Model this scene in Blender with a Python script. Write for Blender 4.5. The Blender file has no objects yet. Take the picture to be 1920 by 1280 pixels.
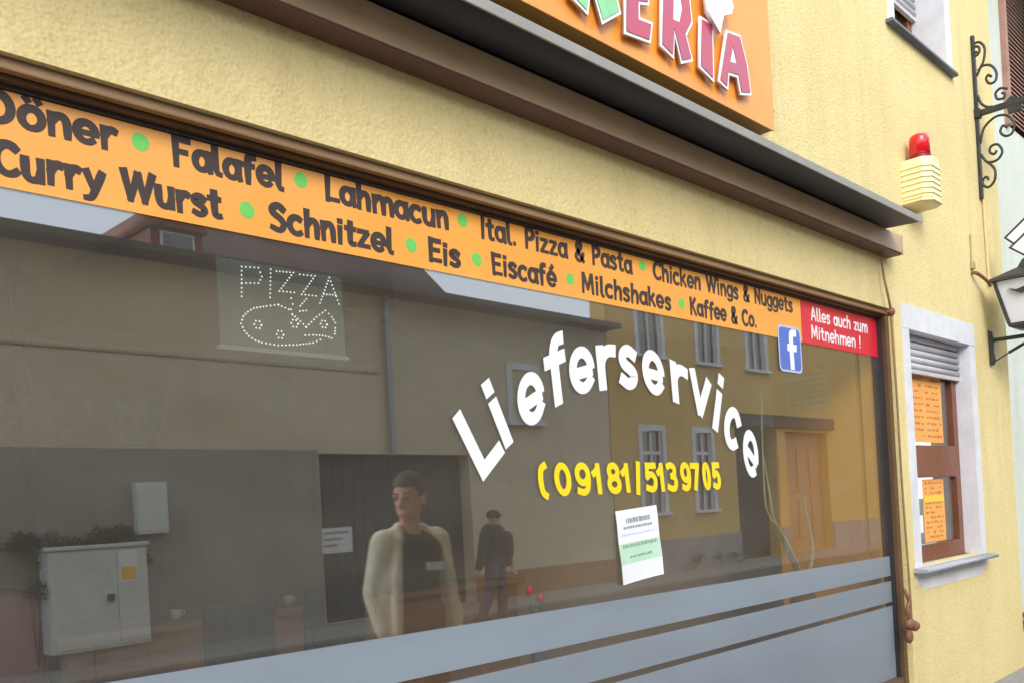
import bpy, bmesh, math, random
from mathutils import Vector, Matrix
random.seed(7)
S = bpy.context.scene
COL = S.collection

# ---------------------------------------------------------------- camera
CAM = Vector((0.0, -2.57, 1.6))          # photographer's eye, 2.57 m in front of the glass
cam = bpy.data.cameras.new('camera')
cam.lens = 36.0 * 1750 / 1920; cam.sensor_width = 36.0
cam.shift_y = 319 / 1920.0
cam.clip_start = 0.05; cam.clip_end = 400
co = bpy.data.objects.new('camera', cam); COL.objects.link(co)
al = math.radians(43.88); rho = math.atan(0.058)
F = Vector((math.cos(al), math.sin(al), 0)); R0 = Vector((math.sin(al), -math.cos(al), 0)); Z = Vector((0, 0, 1))
cr = R0 * math.cos(rho) - Z * math.sin(rho); cu = R0 * math.sin(rho) + Z * math.cos(rho)
M = Matrix((cr, cu, -F)).transposed().to_4x4(); M.translation = CAM
co.matrix_world = M
S.camera = co

# ---------------------------------------------------------------- daylight
SUN_EL, SUN_AZ = math.radians(33), math.radians(40)    # azimuth off the facade normal, towards -X
w = bpy.data.worlds.new('World'); S.world = w; w.use_nodes = True
nt = w.node_tree; nt.nodes.clear()
out = nt.nodes.new('ShaderNodeOutputWorld'); bg = nt.nodes.new('ShaderNodeBackground')
sky = nt.nodes.new('ShaderNodeTexSky'); sky.sky_type = 'NISHITA'; sky.sun_disc = False
sky.sun_elevation = SUN_EL; sky.sun_rotation = math.pi + SUN_AZ
sky.air_density = 1.0; sky.dust_density = 1.5; sky.ozone_density = 1.0
hsv = nt.nodes.new('ShaderNodeHueSaturation'); hsv.inputs['Saturation'].default_value = 0.42
nt.links.new(sky.outputs[0], hsv.inputs['Color']); 
veil = nt.nodes.new('ShaderNodeMix'); veil.data_type = 'RGBA'; veil.inputs[0].default_value = .72   # even cloud layer over the clear sky
veil.inputs[7].default_value = (8.6, 9.6, 11.0, 1)
nt.links.new(hsv.outputs[0], veil.inputs[6]); nt.links.new(veil.outputs[2], bg.inputs[0])
bg.inputs[1].default_value = 0.15
nt.links.new(bg.outputs[0], out.inputs[0])
sl = bpy.data.lights.new('sun', 'SUN'); sl.energy = 1.35; sl.angle = math.radians(28); sl.color = (1, .96, .9)
so = bpy.data.objects.new('sun', sl); COL.objects.link(so)
d = Vector((math.sin(SUN_AZ) * math.cos(SUN_EL), math.cos(SUN_AZ) * math.cos(SUN_EL), -math.sin(SUN_EL)))
so.rotation_euler = d.to_track_quat('-Z', 'Y').to_euler()
S.view_settings.view_transform = 'Standard'; S.view_settings.look = 'None'
S.view_settings.gamma = 1; S.view_settings.use_curve_mapping = False
S.view_settings.exposure = 0.72
S.render.engine = 'CYCLES'
S.cycles.max_bounces = 8; S.cycles.transparent_max_bounces = 12; S.cycles.use_denoising = True
S.cycles.caustics_reflective = False; S.cycles.caustics_refractive = False

# ---------------------------------------------------------------- materials
def srgb(r, g, b):
    f = lambda c: (c / 255 / 12.92) if c <= 10 else ((c / 255 + .055) / 1.055) ** 2.4
    return (f(r), f(g), f(b))
MATS = {}
def mat(name, col, rough=.6, var=.12, scale=6, bump=0, bscale=60, metal=0, coat=0, spec=.5, stretch=None, col2=None):
    """principled with a procedural colour variation and fine relief"""
    if name in MATS: return MATS[name]
    m = bpy.data.materials.new(name); m.use_nodes = True; t = m.node_tree
    b = t.nodes['Principled BSDF']
    tc = t.nodes.new('ShaderNodeTexCoord'); mp = t.nodes.new('ShaderNodeMapping')
    t.links.new(tc.outputs['Object'], mp.inputs[0])
    if stretch: mp.inputs['Scale'].default_value = stretch
    n = t.nodes.new('ShaderNodeTexNoise'); n.inputs['Scale'].default_value = scale; n.inputs['Detail'].default_value = 6
    n.inputs['Roughness'].default_value = .65
    t.links.new(mp.outputs[0], n.inputs[0])
    r = t.nodes.new('ShaderNodeValToRGB')
    a = col2 or tuple(c * (1 - var) for c in col); z = tuple(min(1, c * (1 + var)) for c in col) if not col2 else col
    r.color_ramp.elements[0].position = .33; r.color_ramp.elements[1].position = .67
    r.color_ramp.elements[0].color = (*a, 1); r.color_ramp.elements[1].color = (*z, 1)
    t.links.new(n.outputs[0], r.inputs[0]); t.links.new(r.outputs[0], b.inputs['Base Color'])
    b.inputs['Roughness'].default_value = rough; b.inputs['Metallic'].default_value = metal
    b.inputs['Coat Weight'].default_value = coat; b.inputs['Coat Roughness'].default_value = .08
    b.inputs['Specular IOR Level'].default_value = spec
    if bump:
        n2 = t.nodes.new('ShaderNodeTexNoise'); n2.inputs['Scale'].default_value = bscale; n2.inputs['Detail'].default_value = 4
        t.links.new(mp.outputs[0], n2.inputs[0])
        bp = t.nodes.new('ShaderNodeBump'); bp.inputs['Strength'].default_value = bump; bp.inputs['Distance'].default_value = .01
        t.links.new(n2.outputs[0], bp.inputs['Height']); t.links.new(bp.outputs[0], b.inputs['Normal'])
    MATS[name] = m
    return m
def stucco(name, col, dirt):
    """rough-cast render: grains, blotches and rain streaks"""
    m = bpy.data.materials.new(name); m.use_nodes = True; t = m.node_tree; L = t.links.new
    b = t.nodes['Principled BSDF']; b.inputs['Roughness'].default_value = .9; b.inputs['Specular IOR Level'].default_value = .2
    tc = t.nodes.new('ShaderNodeTexCoord')
    def noise(s, det, st=None):
        n = t.nodes.new('ShaderNodeTexNoise'); n.inputs['Scale'].default_value = s; n.inputs['Detail'].default_value = det
        n.inputs['Roughness'].default_value = .7
        if st:
            mp = t.nodes.new('ShaderNodeMapping'); mp.inputs['Scale'].default_value = st
            L(tc.outputs['Object'], mp.inputs[0]); L(mp.outputs[0], n.inputs[0])
        else: L(tc.outputs['Object'], n.inputs[0])
        return n.outputs[0]
    def ramp(v, p0, p1):
        r = t.nodes.new('ShaderNodeMapRange'); r.inputs[1].default_value = p0; r.inputs[2].default_value = p1; L(v, r.inputs[0]); return r.outputs[0]
    def mix(f, a, c, k):
        mm = t.nodes.new('ShaderNodeMath'); mm.operation = 'MULTIPLY'; mm.inputs[1].default_value = k; L(f, mm.inputs[0])
        x = t.nodes.new('ShaderNodeMix'); x.data_type = 'RGBA'; L(mm.outputs[0], x.inputs[0])
        if hasattr(a, 'links'): L(a, x.inputs[6])
        else: x.inputs[6].default_value = (*a, 1)
        x.inputs[7].default_value = (*c, 1); return x.outputs[2]
    c = mix(ramp(noise(1.3, 5), .42, .7), col, dirt, .35)
    c = mix(ramp(noise(4, 6, (1.2, 1, .12)), .5, .75), c, dirt, .5)
    c = mix(ramp(noise(48, 3), .52, .72), c, tuple(x * .6 for x in dirt), .32)
    L(c, b.inputs['Base Color'])
    v = t.nodes.new('ShaderNodeTexVoronoi'); v.inputs['Scale'].default_value = 70; L(tc.outputs['Object'], v.inputs[0])
    ad = t.nodes.new('ShaderNodeMath'); ad.operation = 'ADD'; L(noise(38, 6), ad.inputs[0])
    ml = t.nodes.new('ShaderNodeMath'); ml.operation = 'MULTIPLY'; ml.inputs[1].default_value = .6; L(v.outputs[0], ml.inputs[0]); L(ml.outputs[0], ad.inputs[1])
    bp = t.nodes.new('ShaderNodeBump'); bp.inputs['Strength'].default_value = .38; bp.inputs['Distance'].default_value = .012
    L(ad.outputs[0], bp.inputs['Height']); L(bp.outputs[0], b.inputs['Normal'])
    return m
def glass(name, f0=.045, tint=(.93, .95, .94), dust_haze=.02):
    m = bpy.data.materials.new(name); m.use_nodes = True; t = m.node_tree; t.nodes.clear(); L = t.links.new
    o = t.nodes.new('ShaderNodeOutputMaterial'); mx = t.nodes.new('ShaderNodeMixShader')
    tr = t.nodes.new('ShaderNodeBsdfTransparent'); tr.inputs[0].default_value = (*tint, 1)
    gl = t.nodes.new('ShaderNodeBsdfGlossy'); gl.inputs['Roughness'].default_value = .0
    lw = t.nodes.new('ShaderNodeLayerWeight'); lw.inputs[0].default_value = .5
    p = t.nodes.new('ShaderNodeMath'); p.operation = 'POWER'; p.inputs[1].default_value = 5; L(lw.outputs['Facing'], p.inputs[0])
    k = t.nodes.new('ShaderNodeMath'); k.operation = 'MULTIPLY_ADD'; k.inputs[1].default_value = 1 - f0; k.inputs[2].default_value = f0; L(p.outputs[0], k.inputs[0])
    # slight waviness of float glass
    tc = t.nodes.new('ShaderNodeTexCoord'); n = t.nodes.new('ShaderNodeTexNoise'); n.inputs['Scale'].default_value = 1.1; n.inputs['Detail'].default_value = 1
    L(tc.outputs['Object'], n.inputs[0])
    bp = t.nodes.new('ShaderNodeBump'); bp.inputs['Strength'].default_value = .02; bp.inputs['Distance'].default_value = .05
    L(n.outputs[0], bp.inputs['Height']); L(bp.outputs[0], gl.inputs['Normal'])
    L(k.outputs[0], mx.inputs[0]); L(tr.outputs[0], mx.inputs[1]); L(gl.outputs[0], mx.inputs[2])
    # dusty veil with wiping marks, mixed in as haze to brighten the pane
    df = t.nodes.new('ShaderNodeBsdfDiffuse'); df.inputs[0].default_value = (.78, .71, .62, 1)
    mp = t.nodes.new('ShaderNodeMapping'); mp.inputs['Scale'].default_value = (.8, 1, 2.2); mp.inputs['Rotation'].default_value = (0, .5, 0)
    L(tc.outputs['Object'], mp.inputs[0])
    n2 = t.nodes.new('ShaderNodeTexNoise'); n2.inputs['Scale'].default_value = 1.6; n2.inputs['Detail'].default_value = 7; n2.inputs['Roughness'].default_value = .6
    L(mp.outputs[0], n2.inputs[0])
    mr = t.nodes.new('ShaderNodeMapRange'); mr.inputs[1].default_value = .3; mr.inputs[2].default_value = .75; mr.inputs[3].default_value = dust_haze * .55; mr.inputs[4].default_value = dust_haze * 1.45
    L(n2.outputs[0], mr.inputs[0])
    m2 = t.nodes.new('ShaderNodeMixShader'); L(mr.outputs[0], m2.inputs[0]); L(mx.outputs[0], m2.inputs[1]); L(df.outputs[0], m2.inputs[2]); L(m2.outputs[0], o.inputs[0])
    return m

YEL = stucco('yellow_stucco', (.79, .65, .32), (.60, .47, .20))
PALE = stucco('pale_green_stucco', (.66, .70, .62), (.5, .54, .48))
OCHRE = stucco('ochre_stucco', (.74, .49, .17), (.56, .36, .12))
TAN = stucco('tan_stucco', (.68, .58, .42), (.50, .42, .30))
GLASS = glass('window_glass', .19, dust_haze=.030)
GLASS2 = glass('small_window_glass', .04)
WHITE = mat('white_paint', (.70, .70, .73), .6, .10, 4, .2, 70)
WHITE_METAL = mat('white_sheet_metal', (.62, .63, .66), .4, .08, 3)
BRONZE = mat('bronze_frame', srgb(112, 86, 62), .45, .15, 3, 0, 60, .3)
DKBRONZE = mat('dark_rubber_and_shade', srgb(52, 44, 44), .5, .2, 5)
TANPROF = mat('tan_profile', srgb(150, 118, 84), .5, .15, 2)
BEIGE = mat('beige_awning_metal', srgb(188, 158, 126), .5, .10, 3, .05, 30)
BROWNUND = mat('brown_awning_bottom', srgb(100, 66, 58), .55, .15, 3)
DARKHOOD = mat('black_hood_sheet', srgb(50, 46, 48), .6, .25, 4, .2, 20)
ALU = mat('grey_hood_edge', srgb(150, 146, 136), .4, .1, 6, 0, 60, .4)
ORANGE = mat('orange_vinyl', srgb(246, 166, 66), .42, .05, 2.2, 0, 60, 0, .25)
ORANGE2 = mat('orange_sign_face', srgb(240, 156, 62), .5, .10, 3.2, 0, 60, 0, .2)
GOLD = mat('gold_brown_sign_edge', srgb(150, 108, 46), .5, .15, 3)
LETTER = mat('dark_brown_vinyl', srgb(62, 48, 42), .5, .12, 6)
GREEN = mat('green_vinyl', srgb(110, 200, 90), .5, .08, 9)
RED = mat('red_vinyl', srgb(214, 24, 52), .45, .08, 5, 0, 60, 0, .2)
REDSIGN = mat('crimson_sign_paint', srgb(196, 36, 66), .42, .2, 7, 0, 60, 0, .4, col2=srgb(170, 60, 100))
GREENSIGN = mat('green_sign_paint', srgb(130, 204, 140), .42, .12, 8, 0, 60, 0, .4)
VWHITE = mat('white_vinyl', (.86, .87, .88), .5, .03, 6)
VYEL = mat('yellow_vinyl', srgb(255, 216, 26), .5, .06, 7)
BLUE = mat('blue_vinyl', srgb(86, 112, 198), .45, .06, 5)
PALEBLUE = mat('pale_blue_vinyl', srgb(190, 200, 226), .5, .04, 5)
def film_translucent(m):
    t = m.node_tree; b = t.nodes['Principled BSDF']; o = t.nodes['Material Output']
    tr = t.nodes.new('ShaderNodeBsdfTranslucent'); tr.inputs[0].default_value = (.8, .84, .88, 1)
    mx = t.nodes.new('ShaderNodeMixShader'); mx.inputs[0].default_value = .30
    t.links.new(b.outputs[0], mx.inputs[1]); t.links.new(tr.outputs[0], mx.inputs[2]); 
    tp = t.nodes.new('ShaderNodeBsdfTransparent'); mt = t.nodes.new('ShaderNodeMixShader'); mt.inputs[0].default_value = .16
    t.links.new(mx.outputs[0], mt.inputs[1]); t.links.new(tp.outputs[0], mt.inputs[2]); t.links.new(mt.outputs[0], o.inputs[0])
FILM = mat('frosted_film', (.35, .40, .45), .32, .12, 1.5, .02, 200, stretch=(.35, 1, 1.6)); film_translucent(FILM)
PAPER = mat('white_paper', (.84, .85, .87), .8, .03, 4)
PGREEN = mat('pale_green_print', srgb(186, 218, 190), .8, .05, 5)
PGREY = mat('grey_print', srgb(150, 160, 160), .8, .2, 60)
PDGREEN = mat('dark_green_print', srgb(134, 166, 142), .8, .2, 60)
IRON = mat('black_iron', srgb(62, 62, 60), .5, .25, 12, .2, 80, .4)
CREAM = mat('cream_plastic', srgb(236, 222, 170), .45, .05, 4)
BEACON = mat('red_beacon_plastic', srgb(216, 14, 34), .25, .05, 5, 0, 60, 0, .5)
WOODDK = mat('brown_window_wood', srgb(120, 66, 40), .45, .2, 5, .1, 40, 0, .2, .5, (6, 6, .8))
SHUT = mat('grey_shutter_slat', srgb(196, 194, 200), .5, .06, 4)
MENU = mat('orange_menu_paper', srgb(250, 172, 90), .6, .08, 4)
MENUD = mat('menu_print', srgb(196, 128, 64), .7, .2, 60)
MENUY = mat('yellow_menu_print', srgb(252, 200, 70), .7, .05, 8)
ROOMW = mat('brown_room_wall', srgb(196, 172, 144), .85, .10, 1.2)
ROOMC = mat('grey_room_ceiling', srgb(236, 236, 230), .85, .05, 1.5)
ROOMO = mat('orange_room_wall', srgb(250, 166, 34), .7, .08, 1.5, .1, 40)
ROOMF = mat('room_floor_tiles', srgb(150, 110, 80), .4, .12, 2)
COUNTER = mat('orange_wood_counter', srgb(158, 106, 52), .4, .2, 3, .05, 30, 0, .2, .5, (.6, 4, 4))
CHAIR = mat('dark_chair_leather', srgb(26, 23, 25), .45, .2, 6)
REDUP = mat('red_upholstery', srgb(78, 9, 9), .7, .25, 6)
ASPH = mat('asphalt', (.055, .055, .058), .85, .2, 8, .4, 120)
PAVE = mat('paving_concrete', (.26, .25, .24), .85, .15, 5, .3, 60)
KERB = mat('granite_kerb', (.3, .3, .3), .8, .2, 20, .2, 60)
GROUND = mat('ground_soil', (.09, .085, .07), .9, .3, 2)
PLINTH = mat('grey_plinth', (.30, .29, .28), .85, .2, 3, .3, 40)
TILE = mat('dark_roof_tiles', srgb(84, 58, 52), .7, .25, 8, .3, 20)
TILER = mat('red_roof_tiles', srgb(128, 66, 48), .7, .25, 8, .3, 20)
GUTTER = mat('dark_gutter', srgb(60, 54, 50), .5, .2, 6)
ZINC = mat('zinc_pipe', srgb(150, 158, 164), .4, .12, 4, 0, 60, .5)
GATE = mat('dark_gate_wood', srgb(52, 46, 46), .6, .25, 4, .2, 30, 0, 0, .5, (5, 5, .6))
DOORW = mat('pale_door_wood', srgb(176, 132, 96), .6, .15, 4, .1, 30, 0, 0, .5, (5, 5, .6))
CABG = mat('grey_cabinet_plastic', srgb(214, 218, 214), .6, .08, 3, .05, 60)
LEAF = mat('leaf_green', (.07, .13, .035), .6, .4, 20)
DARKLEAF = mat('dark_bush_leaves', (.05, .055, .03), .7, .4, 20)
SKIN = mat('skin', srgb(226, 172, 144), .55, .08, 14)
HAIR = mat('brown_hair', srgb(62, 44, 34), .6, .25, 40)
JACKET = mat('beige_jacket_cloth', srgb(240, 234, 212), .85, .10, 9, 1.0, 11)
SHIRT = mat('dark_tshirt_cloth', srgb(46, 44, 43), .85, .15, 8, .8, 12)
TROUS = mat('dark_trousers_cloth', srgb(44, 42, 46), .85, .15, 8, .2, 90)
JEANS = mat('blue_jeans_cloth', srgb(84, 90, 116), .85, .15, 8, .2, 90)
OLIVE = mat('olive_jacket_cloth', srgb(56, 60, 50), .85, .15, 8, .8, 12)
PACK = mat('purple_backpack_cloth', srgb(58, 44, 52), .8, .15, 8, .2, 90)
CAP = mat('dark_cap_cloth', srgb(42, 42, 44), .85, .1, 8)
SHOE = mat('shoe_leather', srgb(48, 42, 40), .6, .1, 8)
TWIG = mat('pale_twig_bark', srgb(206, 196, 150), .8, .15, 20)
ROPE = mat('brown_painted_rod', srgb(142, 116, 70), .6, .2, 20)
KNOB = mat('brown_crank_bracket', srgb(128, 84, 60), .6, .2, 14)
LANTG = mat('opal_lantern_glass', (.74, .75, .78), .35, .04, 6)
SHUTB = mat('brown_louvre_wood', srgb(166, 126, 110), .65, .2, 6)
PANE = mat('dark_pane', (.02, .022, .026), .06, .1, 2, 0, 60, 0, .6, .8)
ACRYL = mat('grey_acrylic', srgb(92, 95, 88), .4, .05, 3)
def led():
    m = bpy.data.materials.new('white_led'); m.use_nodes = True; b = m.node_tree.nodes['Principled BSDF']
    b.inputs['Base Color'].default_value = (.9, .9, .85, 1)
    b.inputs['Emission Color'].default_value = (1, .98, .9, 1); b.inputs['Emission Strength'].default_value = .7
    return m
LED = led()

# ---------------------------------------------------------------- helpers
def obj(name, bm, m, parent=None, smooth=False, loc=None):
    me = bpy.data.meshes.new(name)
    if isinstance(bm, bpy.types.Mesh): me = bm; me.name = name
    else:
        bmesh.ops.recalc_face_normals(bm, faces=bm.faces)
        bm.to_mesh(me); bm.free()
    for mm in (m if isinstance(m, (list, tuple)) else [m]): me.materials.append(mm)
    if smooth:
        for p in me.polygons: p.use_smooth = True
    o = bpy.data.objects.new(name, me); COL.objects.link(o)
    if parent:
        o.parent = parent; o.matrix_parent_inverse = Matrix.Translation(-Vector(parent.location)) if parent.parent is None else Matrix.Identity(4)
    if loc: o.location = loc
    return o
def tag(o, label, cat, group=None):
    o['label'] = label; o['category'] = cat
    if group: o['group'] = group
    return o
def thing(name, label, cat, loc=(0, 0, 0), group=None):
    o = bpy.data.objects.new(name, None); COL.objects.link(o); o.location = loc; o.empty_display_size = .1
    return tag(o, label, cat, group)
def struct(name, bm, m):
    o = obj(name, bm, m); o['kind'] = 'structure'; return o
def box(bm, x0, x1, y0, y1, z0, z1, bev=0, mi=0):
    c = Vector(((x0 + x1) / 2, (y0 + y1) / 2, (z0 + z1) / 2))
    r = bmesh.ops.create_cube(bm, size=1, matrix=Matrix.Translation(c) @ Matrix.Diagonal((abs(x1 - x0), abs(y1 - y0), abs(z1 - z0), 1)))
    fs = list({f for v in r['verts'] for f in v.link_faces})
    for f in fs: f.material_index = mi
    if bev:
        es = list({e for v in r['verts'] for e in v.link_edges})
        bmesh.ops.bevel(bm, geom=es, offset=bev, segments=2, affect='EDGES', profile=.6)
    return bm
def B(*a, **k): return box(bmesh.new(), *a, **k)
def prism(bm, poly, y0, y1, axis='y', holes=()):
    """polygon in facade coordinates (x,z) given depth y0..y1; axis 'x': polygon is (y,z), depth along x"""
    cu_ = bpy.data.curves.new('c', 'CURVE'); cu_.dimensions = '2D'; cu_.fill_mode = 'BOTH'
    for pl in [poly, *holes]:
        s = cu_.splines.new('POLY'); s.points.add(len(pl) - 1); s.use_cyclic_u = True
        for i, (a, b) in enumerate(pl): s.points[i].co = (a, b, 0, 1)
    cu_.extrude = abs(y1 - y0) / 2
    return curve_into(bm, cu_, (y0 + y1) / 2, axis)
def curve_into(bm, cu_, mid, axis='y', fn=None):
    o = bpy.data.objects.new('c', cu_); COL.objects.link(o)
    dg = bpy.context.evaluated_depsgraph_get(); dg.update()
    me = bpy.data.meshes.new_from_object(o.evaluated_get(dg))
    bpy.data.objects.remove(o)
    for v in me.vertices:
        a, b, c = v.co
        if fn: a, b = fn(a, b)
        v.co = (a, mid - c, b) if axis == 'y' else ((mid + c, a, b) if axis == 'x' else (a, b, mid + c))
    bm.from_mesh(me); bpy.data.meshes.remove(me)
    bmesh.ops.remove_doubles(bm, verts=bm.verts, dist=1e-5)
    return bm
def textmesh(s, offset=.02, extr=.0004, res=3):
    cu_ = bpy.data.curves.new('t', 'FONT'); cu_.body = s; cu_.size = 1; cu_.offset = offset; cu_.resolution_u = res
    cu_.extrude = extr
    o = bpy.data.objects.new('t', cu_); COL.objects.link(o)
    dg = bpy.context.evaluated_depsgraph_get(); dg.update()
    me = bpy.data.meshes.new_from_object(o.evaluated_get(dg)); bpy.data.objects.remove(o)
    return me
def bounds(me):
    xs = [v.co.x for v in me.vertices]; ys = [v.co.y for v in me.vertices]
    return min(xs), max(xs), min(ys), max(ys)
_cap = textmesh('H', .02); CAPH = bounds(_cap)[3]
def glyph_box(s, fn, y, offset=.02, thick=.0008, unit=True):
    """text on the facade; fn maps the text's unit box (u,v) or its font coordinates to (x,z)"""
    me = textmesh(s, offset)
    x0, x1, y0, y1 = bounds(me)
    for v in me.vertices:
        if unit: u, q = (v.co.x - x0) / (x1 - x0), (v.co.y - y0) / (y1 - y0)
        else: u, q = (v.co.x - x0) / (x1 - x0), v.co.y / CAPH
        X, Zc = fn(u, q)
        v.co = (X, y - (thick / 2 if v.co.z > 0 else -thick / 2), Zc)
    return me
def tube(bm, pts, r, seg=8, r1=None, closed=False):
    pts = [Vector(p) for p in pts]; n = len(pts); rings = []
    up = Vector((0, 0, 1)); prev = None
    for i, p in enumerate(pts):
        t = (pts[min(i + 1, n - 1)] - pts[max(i - 1, 0)])
        if t.length < 1e-9: t = Vector((0, 0, 1))
        t.normalize()
        if prev is None:
            a = up.cross(t)
            if a.length < .05: a = Vector((1, 0, 0)).cross(t)
        else: a = prev - t * prev.dot(t)
        a.normalize(); prev = a; b = t.cross(a)
        rr = r if r1 is None else r + (r1 - r) * i / max(1, n - 1)
        if isinstance(rr, (tuple, list)): rr = rr[i]
        rings.append([bm.verts.new(p + a * rr * math.cos(2 * math.pi * k / seg) + b * rr * math.sin(2 * math.pi * k / seg)) for k in range(seg)])
    for i in range(n - 1):
        for k in range(seg):
            bm.faces.new((rings[i][k], rings[i][(k + 1) % seg], rings[i + 1][(k + 1) % seg], rings[i + 1][k]))
    bm.faces.new(rings[0][::-1]); bm.faces.new(rings[-1])
    return bm
def smoothpath(pts, n=5):
    pts = [Vector(p) for p in pts]; o = []
    for i in range(len(pts) - 1):
        p0, p1, p2, p3 = pts[max(i - 1, 0)], pts[i], pts[i + 1], pts[min(i + 2, len(pts) - 1)]
        for k in range(n):
            t = k / n
            o.append(.5 * ((2 * p1) + (p2 - p0) * t + (2 * p0 - 5 * p1 + 4 * p2 - p3) * t * t + (3 * p1 - p0 - 3 * p2 + p3) * t ** 3))
    return o + [pts[-1]]
def lathe(bm, prof, cx, cy, seg=20, sx=1, sy=1):
    rings = []
    for r, z in prof:
        rings.append([bm.verts.new((cx + r * sx * math.cos(2 * math.pi * k / seg), cy + r * sy * math.sin(2 * math.pi * k / seg), z)) for k in range(seg)])
    for a, b in zip(rings, rings[1:]):
        for k in range(seg): bm.faces.new((a[k], a[(k + 1) % seg], b[(k + 1) % seg], b[k]))
    bm.faces.new(rings[0][::-1]); bm.faces.new(rings[-1]); return bm
def ball(bm, c, r, sc=(1, 1, 1), sub=2, rot=None):
    m = Matrix.Translation(c) @ (rot or Matrix.Identity(4)) @ Matrix.Diagonal((r * sc[0], r * sc[1], r * sc[2], 1))
    bmesh.ops.create_icosphere(bm, subdivisions=sub, radius=1, matrix=m); return bm
def wall_with_holes(bm, x0, x1, z0, z1, y0, y1, holes):
    """solid wall (butted boxes) with rectangular openings"""
    xs = sorted({x0, x1, *[h[0] for h in holes], *[h[1] for h in holes]})
    zs = sorted({z0, z1, *[h[2] for h in holes], *[h[3] for h in holes]})
    keep = lambda i, k: 0 <= i < len(xs) - 1 and 0 <= k < len(zs) - 1 and not any(
        h[0] < (xs[i] + xs[i + 1]) / 2 < h[1] and h[2] < (zs[k] + zs[k + 1]) / 2 < h[3] for h in holes)
    V = {}
    def v(x, y, z):
        kk = (round(x, 5), round(y, 5), round(z, 5))
        if kk not in V: V[kk] = bm.verts.new(kk)
        return V[kk]
    for i in range(len(xs) - 1):
        for k in range(len(zs) - 1):
            if not keep(i, k): continue
            a, b, c, d_ = xs[i], xs[i + 1], zs[k], zs[k + 1]
            bm.faces.new((v(a, y0, c), v(b, y0, c), v(b, y0, d_), v(a, y0, d_)))
            bm.faces.new((v(a, y1, c), v(a, y1, d_), v(b, y1, d_), v(b, y1, c)))
            if not keep(i - 1, k): bm.faces.new((v(a, y0, c), v(a, y0, d_), v(a, y1, d_), v(a, y1, c)))
            if not keep(i + 1, k): bm.faces.new((v(b, y0, c), v(b, y1, c), v(b, y1, d_), v(b, y0, d_)))
            if not keep(i, k - 1): bm.faces.new((v(a, y0, c), v(a, y1, c), v(b, y1, c), v(b, y0, c)))
            if not keep(i, k + 1): bm.faces.new((v(a, y0, d_), v(b, y0, d_), v(b, y1, d_), v(a, y1, d_)))
    return bm

# ================================================================ setting
bm = bmesh.new(); box(bm, -150, 150, -150, 150, -.4, -.02); struct('ground', bm, GROUND)
bm = bmesh.new(); box(bm, -40, 60, -8.0, -2.4, -.019, -.004); struct('road', bm, ASPH)
bm = bmesh.new(); box(bm, -40, 60, -2.22, 0.3, -.018, .0); box(bm, -40, 60, -2.4, -2.22, -.018, .012, .01); struct('near_pavement', bm, [PAVE])
bm = bmesh.new(); box(bm, -40, 60, -9.6, -8.18, -.018, .03); box(bm, -40, 60, -8.18, -8.0, -.018, .042, .01); struct('far_pavement', bm, [PAVE])

# ================================================================ the yellow shop building
WY = -.09                                   # front of the render; the shop glass stands at y = 0
shop = thing('shop_building', 'yellow rendered shop building with a large lettered display window', 'building', (4.5, WY, 0))
DW = (.30, 6.43, .25, 2.82); SW = (6.68, 7.94, 1.06, 2.72); UW = (6.75, 7.80, 4.87, 6.3)
bm = bmesh.new()
wall_with_holes(bm, -3.0, 8.93, 0, 8.6, WY, .25, [DW, SW, UW])
obj('wall', bm, YEL, shop)
bm = bmesh.new(); box(bm, -3.02, 8.95, .25, 8, 3.2, 8.6); obj('rear_body', bm, YEL, shop)
bm = bmesh.new(); prism(bm, [(-.55, 8.6), (8.2, 8.6), (3.8, 11.5)], -3.1, 9.0, 'x'); obj('roof', bm, TILER, shop)

# display window: frame profiles, glass pane
bm = bmesh.new()
box(bm, .30, .38, -.05, .05, .25, 2.815); box(bm, 6.365, 6.427, -.055, .05, .25, 2.785)
box(bm, .38, 6.365, -.035, .05, 2.775, 2.800); box(bm, .38, 6.365, -.05, .05, .25, .33)
dw = obj('display_window', bm, BRONZE, shop)
bm = B(.30, 6.427, -.068, -.04, 2.7865, 2.8185, .006); obj('head_profile', bm, TANPROF, dw)
bm = B(.30, 6.427, -.0395, .05, 2.801, 2.819); obj('head_gap_shade', bm, DKBRONZE, dw)  # solid dark bar, coloured as the shade in the gap above the frame
bm = B(.38, 6.365, -.011, -.004, 2.762, 2.7745); obj('rubber_seal', bm, DKBRONZE, dw)
bm = B(6.352, 6.3648, -.028, .02, .33, 2.775); obj('side_seal', bm, DKBRONZE, dw)
bm = B(.36, 6.37, 0, .008, .31, 2.79); obj('pane', bm, GLASS, dw)

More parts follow.
